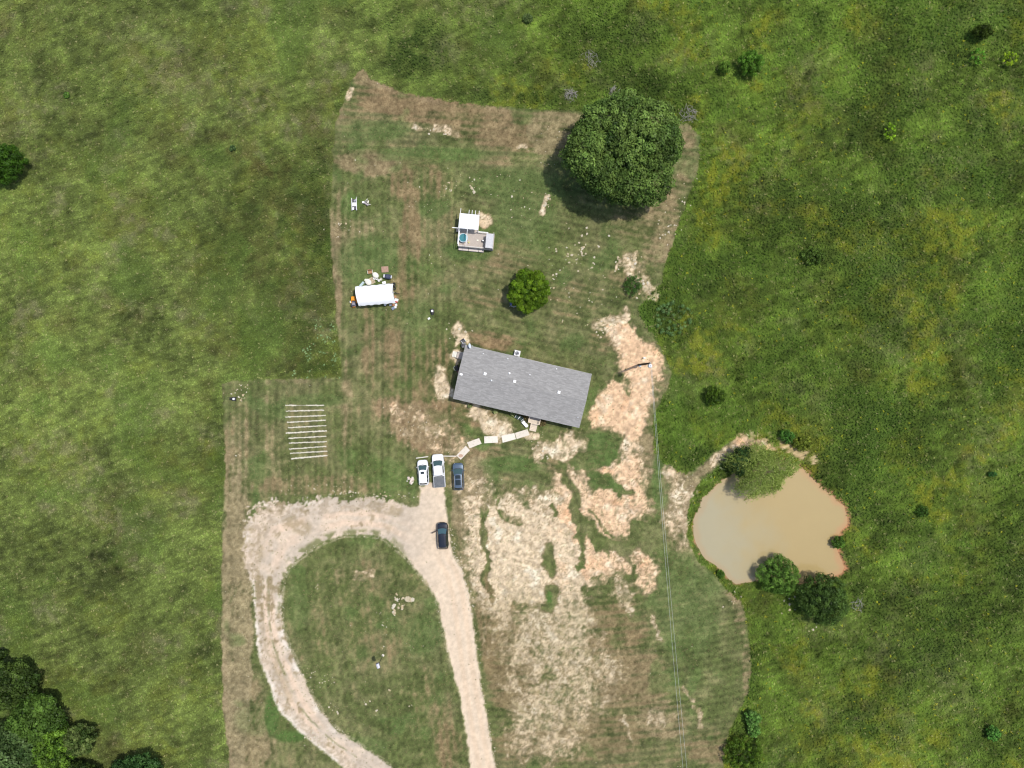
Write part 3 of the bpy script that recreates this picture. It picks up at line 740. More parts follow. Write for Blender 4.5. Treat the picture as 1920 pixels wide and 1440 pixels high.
def lawn_tufts():
    x, y = scatter(70000, -52, 44, -70, 54)
    zo = sample_grid('zone', x, y); dm = sample_grid('dmask', x, y); so = sample_grid('soil', x, y)
    r = rng.random(len(x))
    dens = np.where(zo == 1, .9, 0.0)
    dens = np.where((zo == 3), .16, dens)
    dens = np.where((zo == 2), np.where(x < -24, .12, .015), dens)
    k = r < dens
    x, y = x[k], y[k]; z = sample_grid('z', x, y); col = sample_grid('col', x, y).copy(); zo = zo[k]
    n = len(x)
    g = alb(96, 116, 58, 1.25)
    t = rng.random(n)[:, None]
    c = np.where((zo == 1)[:, None], col * (1.05 + .35 * t) , g * (.8 + .5 * t))
    dry = rng.random(n) < .3
    c[dry] = alb(165, 150, 110, 1.4) * (.8 + .4 * t[dry])
    V, F, C = blades(x, y, z, np.full(n, .07) + .06 * rng.random(n), np.full(n, .03), np.full(n, .13), c, 5, np.zeros(n))
    o = link('lawn_tufts', np_mesh('lawn_tufts', V, F, C), M_GRASS)
    tag(o, 'short grass tufts in the mown lawn', kind='stuff')
lawn_tufts()

# loose stones and clods ------------------------------------------------
def stones(name, label, pts, sizes, cols, m):
    n = len(pts)
    base = np.array([(1,0,0),(.3,.95,0),(-.8,.6,0),(-.9,-.5,0),(.2,-1,0),(.1,.1,.75)])
    Fb = np.array([(0,1,5),(1,2,5),(2,3,5),(3,4,5),(4,0,5)])
    a = rng.random(n) * 6.283
    sc = sizes[:, None] * (.65 + .7 * rng.random((n, 6)))
    bx = base[None, :, 0] * sc; by = base[None, :, 1] * sc * (.6 + .4 * rng.random((n, 1)))
    V = np.empty((n, 6, 3))
    V[..., 0] = pts[:, 0:1] + bx * np.cos(a)[:, None] - by * np.sin(a)[:, None]
    V[..., 1] = pts[:, 1:2] + bx * np.sin(a)[:, None] + by * np.cos(a)[:, None]
    V[..., 2] = pts[:, 2:3] - .03 + base[None, :, 2] * sc
    F = (np.arange(n)[:, None, None] * 6 + Fb[None]).reshape(-1, 3)
    C = np.repeat(cols[:, None, :], 6, 1).reshape(-1, 3)
    o = link(name, np_mesh(name, V.reshape(-1, 3), F, C), m)
    return tag(o, label, kind='stuff')
def lawn_stones():
    spots = []
    def put(cx, cy, rx, ry, k, s0, s1):
        for _ in range(k):
            spots.append((cx + random.gauss(0, rx), cy + random.gauss(0, ry), random.uniform(s0, s1)))
    put(765,1122,3,3,6,.2,.42); put(745,1122,3,8,9,.12,.32); put(752,1136,3,3,6,.14,.32); put(738,1142,3,8,10,.12,.32); put(720,1180,4,14,6,.06,.16); put(715,1155,5,8,8,.05,.12)
    put(718,1212,2,2,2,.1,.2); put(730,1294,2,2,2,.14,.25); put(685,1320,4,3,4,.1,.2); put(708,1334,2,2,3,.1,.2); put(610,1280,8,8,14,.05,.14); put(580,1265,6,5,8,.06,.16); put(622,1326,6,6,5,.08,.16); put(634,1338,2,4,4,.08,.2)
    put(775,1215,6,3,6,.05,.1); put(770,1324,2,1,3,.08,.16); put(594,1100,3,2,5,.05,.12); put(808,243,4,4,5,.08,.2); put(840,252,5,3,6,.08,.22); put(976,278,3,2,6,.1,.25)
    put(1028,375,3,8,12,.1,.25); put(1185,490,8,6,14,.1,.3); put(1205,530,6,4,10,.1,.3); put(1195,545,8,6,14,.1,.25); put(1160,492,2,6,8,.08,.2); put(640,425,12,10,24,.04,.12); put(640,420,4,1,4,.1,.2); put(634,444,2,2,3,.1,.2)
    put(855,425,50,50,16,.05,.12); put(1080,470,30,24,36,.06,.24); put(1060,520,40,40,34,.04,.16); put(1120,560,30,30,26,.04,.14); put(1000,400,40,40,20,.06,.16); put(880,350,40,20,20,.06,.18); put(885,355,4,3,8,.1,.3); put(845,345,8,8,12,.08,.2); put(930,500,40,40,16,.05,.12); put(760,540,60,60,18,.04,.1); put(1090,470,6,8,10,.12,.3); put(1040,530,20,10,12,.08,.2)
    put(800,370,40,30,18,.05,.12); put(700,240,40,60,20,.04,.12); put(1040,270,30,24,30,.05,.14); put(1270,380,20,60,40,.05,.16); put(1250,440,10,14,14,.08,.2); put(1125,615,14,10,20,.08,.22)
    put(790,800,34,22,60,.05,.12); put(600,920,60,10,40,.05,.14); put(660,925,14,5,30,.06,.16); put(745,930,30,4,30,.06,.16); put(450,728,12,6,16,.06,.16); put(455,745,6,3,8,.1,.2); put(445,855,4,3,4,.1,.2)
    put(1260,1250,60,100,40,.03,.09); put(1100,1300,90,90,50,.03,.1); put(690,1220,80,120,60,.03,.09); put(520,800,70,60,40,.03,.09); put(440,1180,14,160,60,.03,.08); put(560,850,60,30,20,.03,.08)
    put(905,960,18,40,50,.05,.14); put(880,1090,8,30,50,.05,.13); put(1300,900,20,26,30,.04,.12); put(590,1375,10,8,14,.08,.2); put(600,1395,14,6,16,.08,.2); put(612,1350,60,50,20,.03,.08)
    put(860,620,10,8,20,.08,.2); put(930,812,8,6,14,.06,.16); put(1010,850,10,6,14,.08,.2); put(1000,830,10,10,10,.05,.14); put(1380,1130,14,10,10,.08,.2); put(1480,1130,10,10,14,.08,.22); put(1524,1177,5,3,5,.1,.24)
    for t in np.linspace(0, 1, 150):                              # stone rim along the drive
        i = t * (len(ISLAND) - 10) + 6
        a, b = ISLAND[int(i) % len(ISLAND)], ISLAND[(int(i) + 1) % len(ISLAND)]; f = i % 1
        for _ in range(3):
            spots.append((a[0] + (b[0] - a[0]) * f + random.gauss(1, 2.5), a[1] + (b[1] - a[1]) * f + random.gauss(0, 2.5), random.uniform(.04, .11)))
    for a, b in zip([(930,1440),(905,1299),(887,1169),(866,1065),(853,1046)], [(905,1299),(887,1169),(866,1065),(853,1046),(843,990)]):
        for _ in range(46):
            f = random.random(); spots.append((a[0] + (b[0] - a[0]) * f + random.gauss(1, 2.5), a[1] + (b[1] - a[1]) * f, random.uniform(.04, .12)))
    for _ in range(260):
        t = random.random(); spots.append((462 + random.gauss(14, 14), 950 + 480 * t + random.gauss(0, 8), random.uniform(.03, .08)))
    pts = np.array([[*P(a, b), 0] for a, b, s in spots]); sz = np.array([s for _, _, s in spots]) * 1.3
    pts[:, 2] = sample_grid('z', pts[:, 0], pts[:, 1])
    t = rng.random((len(pts), 1))
    cols = alb(228, 220, 200) * (1 - t) + alb(206, 188, 150) * t
    stones('scattered_stones', 'small pale limestone pieces strewn over lawn and drive edges', pts, sz, cols, M_SOIL)
    # clods on the bare clay
    x, y = scatter(26000, P(800, 0)[0], P(1260, 0)[0], P(0, 1410)[1], P(0, 590)[1])
    so = sample_grid('soil', x, y); dm = sample_grid('dmask', x, y)
    k = (so > .35) & (dm < .3) & (rng.random(len(x)) < .4)
    x, y = x[k], y[k]; z = sample_grid('z', x, y); col = sample_grid('col', x, y)
    t = rng.random((len(x), 1))
    stones('clay_clods', 'crumbled pale clods on the bare clay', np.stack([x, y, z], 1), .03 + .08 * rng.random(len(x)) ** 2, np.clip(col * (.85 + .45 * t) + .02, 0, .7), M_SOIL)
lawn_stones()
#@@PART2@@
# ------------------------------------------------------------------ trees and shrubs
def leaf_quads(p, nrm, size, col, aspect=.55, jit=.3):
    """rhombic leaf sprays at points p facing nrm"""
    n = len(p)
    nrm = nrm / (np.linalg.norm(nrm, axis=1, keepdims=True) + 1e-9)
    r = rng.normal(size=(n, 3))
    t = r - (r * nrm).sum(1, keepdims=True) * nrm
    t /= np.linalg.norm(t, axis=1, keepdims=True) + 1e-9
    b = np.cross(nrm, t)
    s = (size * (.7 + .6 * rng.random(n)))[:, None]
    V = np.stack([p - t * s, p + b * s * aspect + nrm * s * .12, p + t * s, p - b * s * aspect + nrm * s * .12], 1)
    c = np.repeat((col * (1 + jit * 2 * (rng.random((n, 1)) - .5)))[:, None, :], 4, 1)
    return V.reshape(-1, 3), c.reshape(-1, 3)
def clump_crown(centres, radii, per, size, cols, aspect=.55, up=.35, outward=None, fill=.55, jit=.3):
    P_, N_, C_ = [], [], []
    for i in range(len(centres)):
        n = int(per * (radii[i] / np.mean(radii)) ** 2)
        d = rng.normal(size=(n, 3)); d[:, 2] += up
        d /= np.linalg.norm(d, axis=1, keepdims=True)
        rr = radii[i] * (fill + (1 - fill) * rng.random((n, 1)))
        P_.append(centres[i] + d * rr * np.array([1, 1, .8]))
        nn = d * .9 + rng.normal(size=(n, 3)) * .55 + np.array([0, 0, .45])
        N_.append(nn)
        top_tone = 1 + .22 * d[:, 2:3]  # leaves lighter at the top of each clump, darker below
        C_.append(np.broadcast_to(cols[i], (n, 3)) * top_tone)
    V, c = leaf_quads(np.concatenate(P_), np.concatenate(N_), np.full(sum(len(q) for q in P_), size), np.concatenate(C_), aspect, jit)
    return V, np.arange(len(V)).reshape(-1, 4), np.clip(c, .004, 1)
def dome_points(n, Rx, Ry, z0, z1, wob=.12, seed=0, low=-.25):
    """points over a lumpy dome"""
    k = np.arange(n) + .5
    zz = low + (1 - low) * (1 - k / n)
    ph = k * 2.399963 + rng.random(n) * .5
    rad = np.sqrt(np.clip(1 - zz * zz, 0, 1))
    lump = 1 + wob * (np.sin(ph * 2 + seed) * .5 + np.sin(ph * 3 + 1.7 * seed) * .4 + np.sin(ph * 5 + seed * 2.1) * .35) + (rng.random(n) - .5) * wob
    return np.stack([Rx * rad * np.cos(ph) * lump, Ry * rad * np.sin(ph) * lump, z0 + (z1 - z0) * np.clip(zz, -.5, 1) * (1 + (rng.random(n) - .5) * .12)], 1)
def lobe_points(n, Rx, Ry, height, k, cl):
    """clump centres over a crown made of k overlapping lobes"""
    lob = [(0.08 * Rx, -.05 * Ry, height * .58, Rx * .55, height * .36)]
    for i in range(k):
        a = 6.283 * i / k + random.uniform(-.25, .25); q = random.uniform(.52, .66); rr = random.uniform(.34, .46)
        lob.append((Rx * q * math.cos(a), Ry * q * math.sin(a), height * random.uniform(.40, .56), Rx * rr, height * random.uniform(.22, .30)))
    out = []; tone = []
    per = int(n * 2.6 / len(lob))
    for li, (cx, cy, cz, r, rz) in enumerate(lob):
        for j in range(per):
            zz = -.35 + 1.35 * (1 - (j + .5) / per); ph = j * 2.399963 + li
            q = math.sqrt(max(0, 1 - zz * zz)); f = random.uniform(.86, 1.06)
            p = (cx + r * q * math.cos(ph) * f, cy + r * q * math.sin(ph) * f, cz + rz * zz * f)
            if any(((p[0] - b[0]) ** 2 + (p[1] - b[1]) ** 2) / (b[3] * .86) ** 2 + ((p[2] - b[2]) / (b[4] * .86)) ** 2 < 1 for m, b in enumerate(lob) if m != li):
                continue
            out.append(p); tone.append(random.Random(li).random() * .5)
    return np.array(out), np.array(tone)
def trunk(mb, h, r, limbs, reach, n=8):
    pts = [(0, 0, -.15), (0.02 * h, .01 * h, h * .35), (.0, .03 * h, h * .65), (.02 * h, 0, h)]
    mb.tube(pts, [r * 1.25, r, r * .75, r * .35], n)
    for i in range(limbs):
        a = 2.4 * i + random.random(); z = h * random.uniform(.35, .8); q = reach * random.uniform(.5, .85)
        d = (math.cos(a), math.sin(a))
        mb.tube([(0, 0, z), (d[0] * q * .4, d[1] * q * .4, z + q * .28), (d[0] * q, d[1] * q, z + q * .5)], [r * .5, r * .33, r * .1], 6)
    return mb
def tree(name, label, px, py, rpx, height, per, size, cols, n_cl, cl_r, hc=None, cat='tree', low=-.25, wob=.12, ry=None, aspect=.55, fill=.55, group=None, inner=True, shade=None, up=.35, trunk_r=None, lobes=0):
    hc = height * .6 if hc is None else hc
    x, y = P(px, py, hc)
    f = S * (1 - hc / H)
    Rx = rpx * f; Ry = (ry or rpx) * f
    t = thing(name, label, cat, (x, y, gz(x, y)), 0, group)
    z0 = height * .48
    C1 = dome_points(n_cl, Rx - cl_r * .75, Ry - cl_r * .75, z0, height - cl_r * .7, wob, px * .1, low)
    tone0 = 0
    if lobes:
        C1, tone0 = lobe_points(n_cl, Rx, Ry, height, lobes, cl_r); n_cl = len(C1); tone0 = tone0[:, None]
    rad = cl_r * (.75 + .5 * rng.random(n_cl))
    tone = np.clip(rng.random((n_cl, 1)) * .75 + tone0, 0, 1)
    cc = np.array(cols[0]) * (1 - tone) + np.array(cols[1]) * tone
    cc = cc * (.62 + .76 * rng.random((n_cl, 1)))
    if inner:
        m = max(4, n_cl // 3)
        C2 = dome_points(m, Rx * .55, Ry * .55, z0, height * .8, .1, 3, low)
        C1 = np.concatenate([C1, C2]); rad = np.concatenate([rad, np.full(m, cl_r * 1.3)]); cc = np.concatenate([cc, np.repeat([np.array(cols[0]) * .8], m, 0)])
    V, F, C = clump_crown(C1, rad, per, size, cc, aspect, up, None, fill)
    link('crown', np_mesh('crown', V, F, C), M_LEAF, t)
    tr = trunk_r or max(.04, height * .03)
    trunk(MB(), height * .7, tr, 6 if height > 3 else 3, Rx * .8).build('trunk', M_BARK, t, True)
    return t

OAK = (alb(54, 78, 32, .9), alb(98, 120, 56, .9))
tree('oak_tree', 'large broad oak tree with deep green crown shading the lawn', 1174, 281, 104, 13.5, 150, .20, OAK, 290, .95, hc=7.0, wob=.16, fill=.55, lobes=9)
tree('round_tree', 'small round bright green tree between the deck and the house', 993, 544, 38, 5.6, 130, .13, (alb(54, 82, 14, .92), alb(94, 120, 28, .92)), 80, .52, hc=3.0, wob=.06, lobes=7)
JUN = (alb(44, 64, 26, .8), alb(80, 104, 44, .8))
tree('juniper_tree', 'round green juniper leaning over the pond edge, smaller of the two', 1465, 1083, 39, 4.2, 90, .15, (alb(58, 86, 30, .8), alb(98, 130, 52, .8)), 110, .5, hc=2.4, aspect=.28, group='junipers on the pond shore')
tree('juniper_tree', 'dark juniper just right of the smaller pond juniper, larger of the two', 1545, 1124, 48, 4.8, 90, .16, JUN, 150, .58, hc=2.8, aspect=.3, group='junipers on the pond shore')
tree('juniper_tree', 'dark juniper cut off by the left edge among open pasture', 6, 306, 38, 4.8, 100, .15, (alb(34, 60, 12, .8), alb(62, 92, 24, .8)), 100, .55, hc=2.6, aspect=.35)
tree('juniper_tree', 'small dark juniper beside the willow at the pond', 1393, 866, 24, 4.0, 80, .13, (alb(34, 58, 28, .95), alb(58, 84, 38, .95)), 60, .42, hc=2.2, aspect=.3, ry=30)
# bottom-left wood
WG = 'trees of the wood in the bottom left corner'
W1 = (alb(42, 66, 22, 1.0), alb(80, 106, 42, 1.0)); W2 = (alb(38, 56, 20, .95), alb(68, 86, 36, .95))
tree('wood_tree', 'dark tree at the upper end of the corner wood', 14, 1290, 46, 7.0, 100, .19, W2, 90, .75, hc=4, group=WG, lobes=6)
tree('wood_tree', 'bright green tree in the middle of the corner wood', 60, 1350, 46, 6.5, 110, .2, W1, 100, .75, hc=3.6, group=WG, lobes=6)
tree('wood_tree', 'tall bluish green tree in the very corner of the wood', 16, 1412, 54, 8.0, 110, .22, (alb(48, 72, 32, 1.05), alb(86, 108, 60, 1.05)), 110, .85, hc=4.5, group=WG, lobes=6)
tree('wood_tree', 'mid green tree between the bright tree and the speckled tree', 98, 1402, 42, 6.0, 110, .18, (alb(46, 72, 22, .95), alb(104, 136, 44, .95)), 80, .7, hc=3.4, group=WG)
tree('wood_tree', 'small speckled olive tree at the right end of the corner wood', 146, 1388, 31, 4.6, 120, .14, (alb(48, 66, 26, .8), alb(96, 108, 58, .8)), 70, .52, hc=2.6, group=WG)
tree('wood_tree', 'dark tree cut off by the bottom edge right of the wood', 250, 1456, 52, 6.0, 110, .18, (alb(38, 66, 30, .95), alb(68, 98, 48, .95)), 100, .7, hc=3.4, group=WG, ry=38)
tree('wood_tree', 'low dark tree cut off at the bottom edge below the speckled tree', 150, 1450, 34, 4.0, 110, .16, W2, 60, .6, hc=2.2, group=WG, ry=22)
tree('wood_tree', 'small tree on the left edge above the corner wood', -2, 1228, 11, 3.0, 90, .13, W2, 26, .4, hc=1.6, group=WG)
# lone shrubs of the pasture
def shrub(label, px, py, r, h, c0, c1, n=26, name='pasture_shrub', cr=.34, size=.11, aspect=.45, per=60, **k):
    c0 = (c0[0] + 5, c0[1] + 2, max(c0[2] - 5, 4)); c1 = (c1[0] + 6, c1[1] + 2, max(c1[2] - 6, 6))
    return tree(name, label, px, py, r, h, per, size, (alb(*c0, .72), alb(*c1, .72)), n, cr, cat='shrub', hc=h * .5, aspect=aspect, **k)
shrub('round bright pine shrub in the pasture right above the oak', 1408, 119, 24, 3.2, (46,82,24), (88,128,52), 60, 'pine_shrub', .4, .13, .3)
shrub('small pine shrub just left of the round pine shrub', 1359, 126, 12, 2.0, (54,84,30), (92,122,54), 24, 'pine_shrub', .3, .11, .3)
shrub('dark juniper shrub near the top right corner', 1841, 60, 19, 2.8, (26,42,12), (48,66,24), 44, 'juniper_shrub', .36, .12, .3, ry=14)
shrub('leafy light green sapling below the dark top right shrub', 1832, 106, 15, 1.8, (62,108,36), (92,142,54), 18, 'sapling', .26, .13, .5, 26, inner=False)
shrub('yellow green sapling near the right edge at the top', 1894, 110, 14, 1.6, (104,134,30), (146,170,46), 18, 'sapling', .26, .13, .3, 26, inner=False)
shrub('two-lobed yellow green sapling standing alone in the right pasture', 1668, 248, 11, 1.8, (84,124,28), (126,160,48), 16, 'sapling', .26, .13, .5, 26, inner=False, ry=17)
shrub('dark spreading shrub in the right pasture east of the oak', 1524, 480, 22, 1.2, (50,74,32), (80,106,48), 34, 'pasture_shrub', .34, .12, .35, ry=18)
shrub('grey green feathery shrub at the lawn edge above the pole', 1262, 596, 34, 1.1, (66,98,62), (98,128,88), 46, 'feathery_shrub', .34, .16, .14, 46, inner=False)
shrub('dark shrub left of the path top in the pasture below the pole', 1340, 742, 20, 2.2, (36,60,18), (70,96,32), 36, 'pasture_shrub', .36, .12, .35)
shrub('low spiky dark green shrub on the lawn below the oak', 1187, 534, 19, 1.4, (44,78,34), (80,112,58), 36, 'spiky_shrub', .32, .17, .14, 50, wob=.25)
shrub('small dark juniper shrub in the pasture right of the pond', 1730, 959, 12, 1.2, (40,68,28), (68,102,44), 24, 'juniper_shrub', .26, .1, .35)
shrub('dark bush overhanging the right bank of the pond', 1575, 1019, 13, 1.6, (44,76,30), (80,114,46), 24, 'bank_bush', .32, .11, .4)
shrub('bluish green shrub at the bottom lawn edge, upper of two', 1411, 1347, 16, 2.0, (62,98,46), (96,130,74), 32, 'leafy_shrub', .32, .12, .5)
shrub('bluish green shrub at the bottom lawn edge, lower of two', 1413, 1369, 13, 1.6, (60,96,44), (92,126,68), 24, 'leafy_shrub', .3, .12, .5)
shrub('broad dark thicket at the bottom edge beside the lawn', 1393, 1412, 36, 2.0, (38,62,18), (76,104,36), 70, 'thicket', .42, .13, .4, ry=34)
shrub('small green shrub in the bottom right pasture', 1862, 1375, 14, 1.5, (48,92,40), (88,136,66), 26, 'leafy_shrub', .28, .11, .5)
shrub('small dark shrub on the left bank of the pond', 1352, 1078, 8, .8, (44,74,26), (78,108,44), 22, 'bank_bush', .3, .1, .4)
shrub('low dark shrub in the top pasture above the lawn', 990, 34, 10, .9, (66,86,52), (92,112,66), 18, 'pasture_shrub', .28, .1, .4)
shrub('dark green bush at the top of the pond path', 1476, 818, 14, 1.6, (42,80,34), (76,118,52), 26, 'bank_bush', .32, .11, .4)
shrub('olive bush on the far pond bank right of the path', 1507, 832, 20, 1.5, (70,86,32), (104,116,50), 34, 'bank_bush', .32, .12, .35, ry=14)
shrub('tiny dark shrub in the upper left pasture', 436, 278, 6, .7, (50,74,46), (80,106,64), 12, 'pasture_shrub', .2, .09, .45)
shrub('tiny dark shrub in the pasture left of the top left stalks', 125, 178, 6, .6, (62,96,42), (90,124,58), 10, 'pasture_shrub', .2, .09, .45)
shrub('tiny dark shrub far right of the pond near the edge', 1861, 889, 9, .9, (34,70,38), (60,98,52), 12, 'pasture_shrub', .2, .09, .45, ry=5)
shrub('bright small sapling at the left edge of the corner wood field', 82, 1312, 9, 1.3, (72,120,30), (112,160,50), 16, 'sapling', .24, .12, .5, 30)

def willow():
    hc = 3.6
    x, y = P(1432, 884, hc)
    t = thing('willow_tree', 'feathery olive willow hanging over the top of the pond', 'tree', (x, y, gz(x, y)))
    trunk(MB(), 3.6, .16, 9, 4.4).build('trunk', M_BARK, t, True)
    P_, N_, C_ = [], [], []
    f = S * (1 - hc / H)
    for i in range(1150):
        a = random.random() * 6.283; q = math.sqrt(random.random())
        rx, ry_ = 62 * f, 48 * f
        lob = 1 + .22 * math.sin(3 * a + 1) + .15 * math.sin(5 * a)
        sx, sy = q * rx * .8 * lob * math.cos(a), q * ry_ * .8 * lob * math.sin(a)
        z0 = 5.6 - 2.2 * q * q + random.uniform(-.4, .3)
        ln = random.uniform(.8, 2.0)
        n = 15
        tt = np.linspace(0, 1, n)[:, None]
        d = np.array([math.cos(a) * (.35 + q), math.sin(a) * (.35 + q), 0.0])
        p = np.array([sx, sy, z0]) + d * ln * tt * .75 + np.array([0, 0, -1]) * (ln * .9 * tt ** 1.7) + rng.normal(size=(n, 3)) * .12
        P_.append(p); N_.append(rng.normal(size=(n, 3)) * .5 + np.array([0, 0, .8]))
        k = random.random()
        C_.append(np.broadcast_to(alb(92, 112, 40, .78) * (1 - k) + alb(136, 150, 78, .78) * k, (n, 3)))
    V, c = leaf_quads(np.concatenate(P_), np.concatenate(N_), np.full(1150 * 15, .16), np.concatenate(C_), .26, .3)
    link('crown', np_mesh('crown', V, np.arange(len(V)).reshape(-1, 4), c), M_LEAF, t)
willow()

def brush(label, px, py, r, n):
    x, y = P(px, py); mb = MB()
    for _ in range(n):
        a = random.random() * 6.283; q = random.random() ** .6 * r; b = random.random() * 6.283; L = random.uniform(.4, 1.3)
        z = random.uniform(.05, .55)
        p = Vector((q * math.cos(a), q * math.sin(a), z)); d = Vector((math.cos(b), math.sin(b), random.uniform(-.3, .45)))
        mb.tube([p - d * L * .5, p + d * L * .1 + Vector((0, 0, .06)), p + d * L * .5], [.03, .022, .008], 4, False)
    o = mb.build('dead_brush', M_DEAD); o.location = (x, y, gz(x, y))
    tag(o, label, kind='stuff')
brush('tangle of grey dead branches above the lawn beside the oak', 1070, 180, 1.0, 60)
brush('tangle of grey dead branches at the right of the oak', 1290, 216, 1.5, 60)
brush('grey dead stems in the top pasture', 1106, 112, 1.5, 34)
brush('grey dead twigs right of the pond junipers', 1606, 1132, 1.0, 26)
brush('grey dead twigs at the top of the oak', 1152, 172, .8, 26)

# ------------------------------------------------------------------ common materials of built things
WHITE = mat('white_paint', (.80, .80, .79), .45, var=.04)
WFAB = mat('white_canopy_fabric', (.82, .83, .84), .6, var=.04, size=1.2, bump=.1, bsize=3)
GREYM = mat('galvanised_steel', (.52, .54, .56), .4, .5, var=.08)
DARKM = mat('dark_metal', (.03, .032, .035), .45, .3)
BLACK = mat('black_plastic', (.018, .018, .02), .5, var=.2)
RUB = mat('tyre_rubber', (.02, .02, .02), .85)
RIM = mat('alloy_rim', (.45, .46, .48), .3, .9)
GLASS = mat('tinted_glass', (.012, .022, .026), .06, spec=.7)
WGLASS = mat('windscreen_glass', (.045, .085, .085), .05, spec=.7)
TIMBER = mat('weathered_timber', (.42, .37, .32), .8, var=.22, size=6, stretch=(1, 8, 8))
TIMB2 = mat('grey_deck_boards', (.46, .40, .35), .8, var=.2, size=5, stretch=(8, 1, 8))
NEWWOOD = mat('new_lumber', (.62, .52, .40), .75, var=.15, size=5)
PLY = mat('bare_plywood', (.60, .545, .46), .75, var=.07, size=3, stretch=(1, 5, 1), bump=.1)
PLY2 = mat('sun_bleached_plywood', (.66, .61, .525), .75, var=.06, size=3, stretch=(1, 5, 1), bump=.1)
BRICKR = mat('red_plastic', (.42, .05, .04), .5)
BLUEP = mat('blue_plastic', (.03, .08, .42), .45, var=.1)
TEAL = mat('teal_water', (.045, .20, .23), .08, spec=.6, var=.08, size=1.5)
ORANGE = mat('orange_enamel', (.80, .30, .02), .35)
GREENF = mat('green_black_webbing', (.035, .06, .05), .8, var=.3, size=20)
BROWN = mat('brown_cardboard', (.36, .20, .11), .8, var=.15)
CREAM = mat('cream_plastic', (.70, .68, .58), .5, var=.08)
GREYF = mat('charcoal_cushion', (.09, .09, .10), .85, var=.2, size=12)
STRAW = mat('straw', (.46, .37, .22), .95, var=.3, size=8, bump=.5)
STONE = mat('pale_limestone', (.66, .60, .52), .85, var=.15, size=3, bump=.3)
PALE = mat('pale_sand_mulch', (.58, .54, .44), .9, var=.2, size=5, bump=.5, bsize=10)

# ------------------------------------------------------------------ house
HX, HY = P(979.5, 724.3, 3.2)
HRZ = -math.atan2(55, 237)
HL, HW = 21.35, 9.1
def to_local(ox, oy, rz, x, y):
    c, s = math.cos(-rz), math.sin(-rz)
    return (x - ox) * c - (y - oy) * s, (x - ox) * s + (y - oy) * c
def hloc(px, py, h=0):
    return to_local(HX, HY, HRZ, *P(px, py, h))
def shingle_mat():
    m = bpy.data.materials.new('asphalt_shingles'); m.use_nodes = True
    nt = m.node_tree; b = nt.nodes['Principled BSDF']
    tc = nt.nodes.new('ShaderNodeTexCoord')
    br = nt.nodes.new('ShaderNodeTexBrick')
    br.inputs['Scale'].default_value = 1.0
    br.inputs['Brick Width'].default_value = .62; br.inputs['Row Height'].default_value = .175; br.inputs['Mortar Size'].default_value = .004
    br.inputs['Color1'].default_value = (.238, .233, .224, 1); br.inputs['Color2'].default_value = (.312, .306, .294, 1); br.inputs['Mortar'].default_value = (.15, .15, .155, 1)
    br.inputs['Bias'].default_value = -.1
    br.offset_frequency = 2; br.offset = .37
    nt.links.new(tc.outputs['Object'], br.inputs['Vector'])
    mp = nt.nodes.new('ShaderNodeMapping'); mp.inputs['Scale'].default_value = (1.5, 6, 1)
    nt.links.new(tc.outputs['Object'], mp.inputs['Vector'])
    n = nt.nodes.new('ShaderNodeTexNoise'); n.inputs['Scale'].default_value = 1.6; n.inputs['Detail'].default_value = 6; n.inputs['Roughness'].default_value = .7
    nt.links.new(mp.outputs['Vector'], n.inputs['Vector'])
    mr = nt.nodes.new('ShaderNodeMapRange'); mr.inputs['From Min'].default_value = .3; mr.inputs['From Max'].default_value = .7; mr.inputs['To Min'].default_value = .86; mr.inputs['To Max'].default_value = 1.16
    nt.links.new(n.outputs['Fac'], mr.inputs['Value'])
    mx = nt.nodes.new('ShaderNodeMix'); mx.data_type = 'RGBA'; mx.blend_type = 'MULTIPLY'; mx.inputs[0].default_value = 1
    nt.links.new(br.outputs['Color'], mx.inputs[6]); nt.links.new(mr.outputs['Result'], mx.inputs[7])
    nt.links.new(mx.outputs[2], b.inputs['Base Color']); b.inputs['Roughness'].default_value = .9; b.inputs['Specular IOR Level'].default_value = .25
    n2 = nt.nodes.new('ShaderNodeTexNoise'); n2.inputs['Scale'].default_value = 25
    nt.links.new(tc.outputs['Object'], n2.inputs['Vector'])
    bp = nt.nodes.new('ShaderNodeBump'); bp.inputs['Strength'].default_value = .4; bp.inputs['Distance'].default_value = .01
    nt.links.new(n2.outputs['Fac'], bp.inputs['Height']); nt.links.new(bp.outputs['Normal'], b.inputs['Normal'])
    return m
SHING = shingle_mat()
SIDING = mat('beige_siding', (.50, .47, .42), .7, var=.05)
EAVE, RIDGE = 2.95, 4.05
def roof_z(ly):
    return EAVE + (RIDGE - EAVE) * (1 - abs(ly) / (HW / 2))
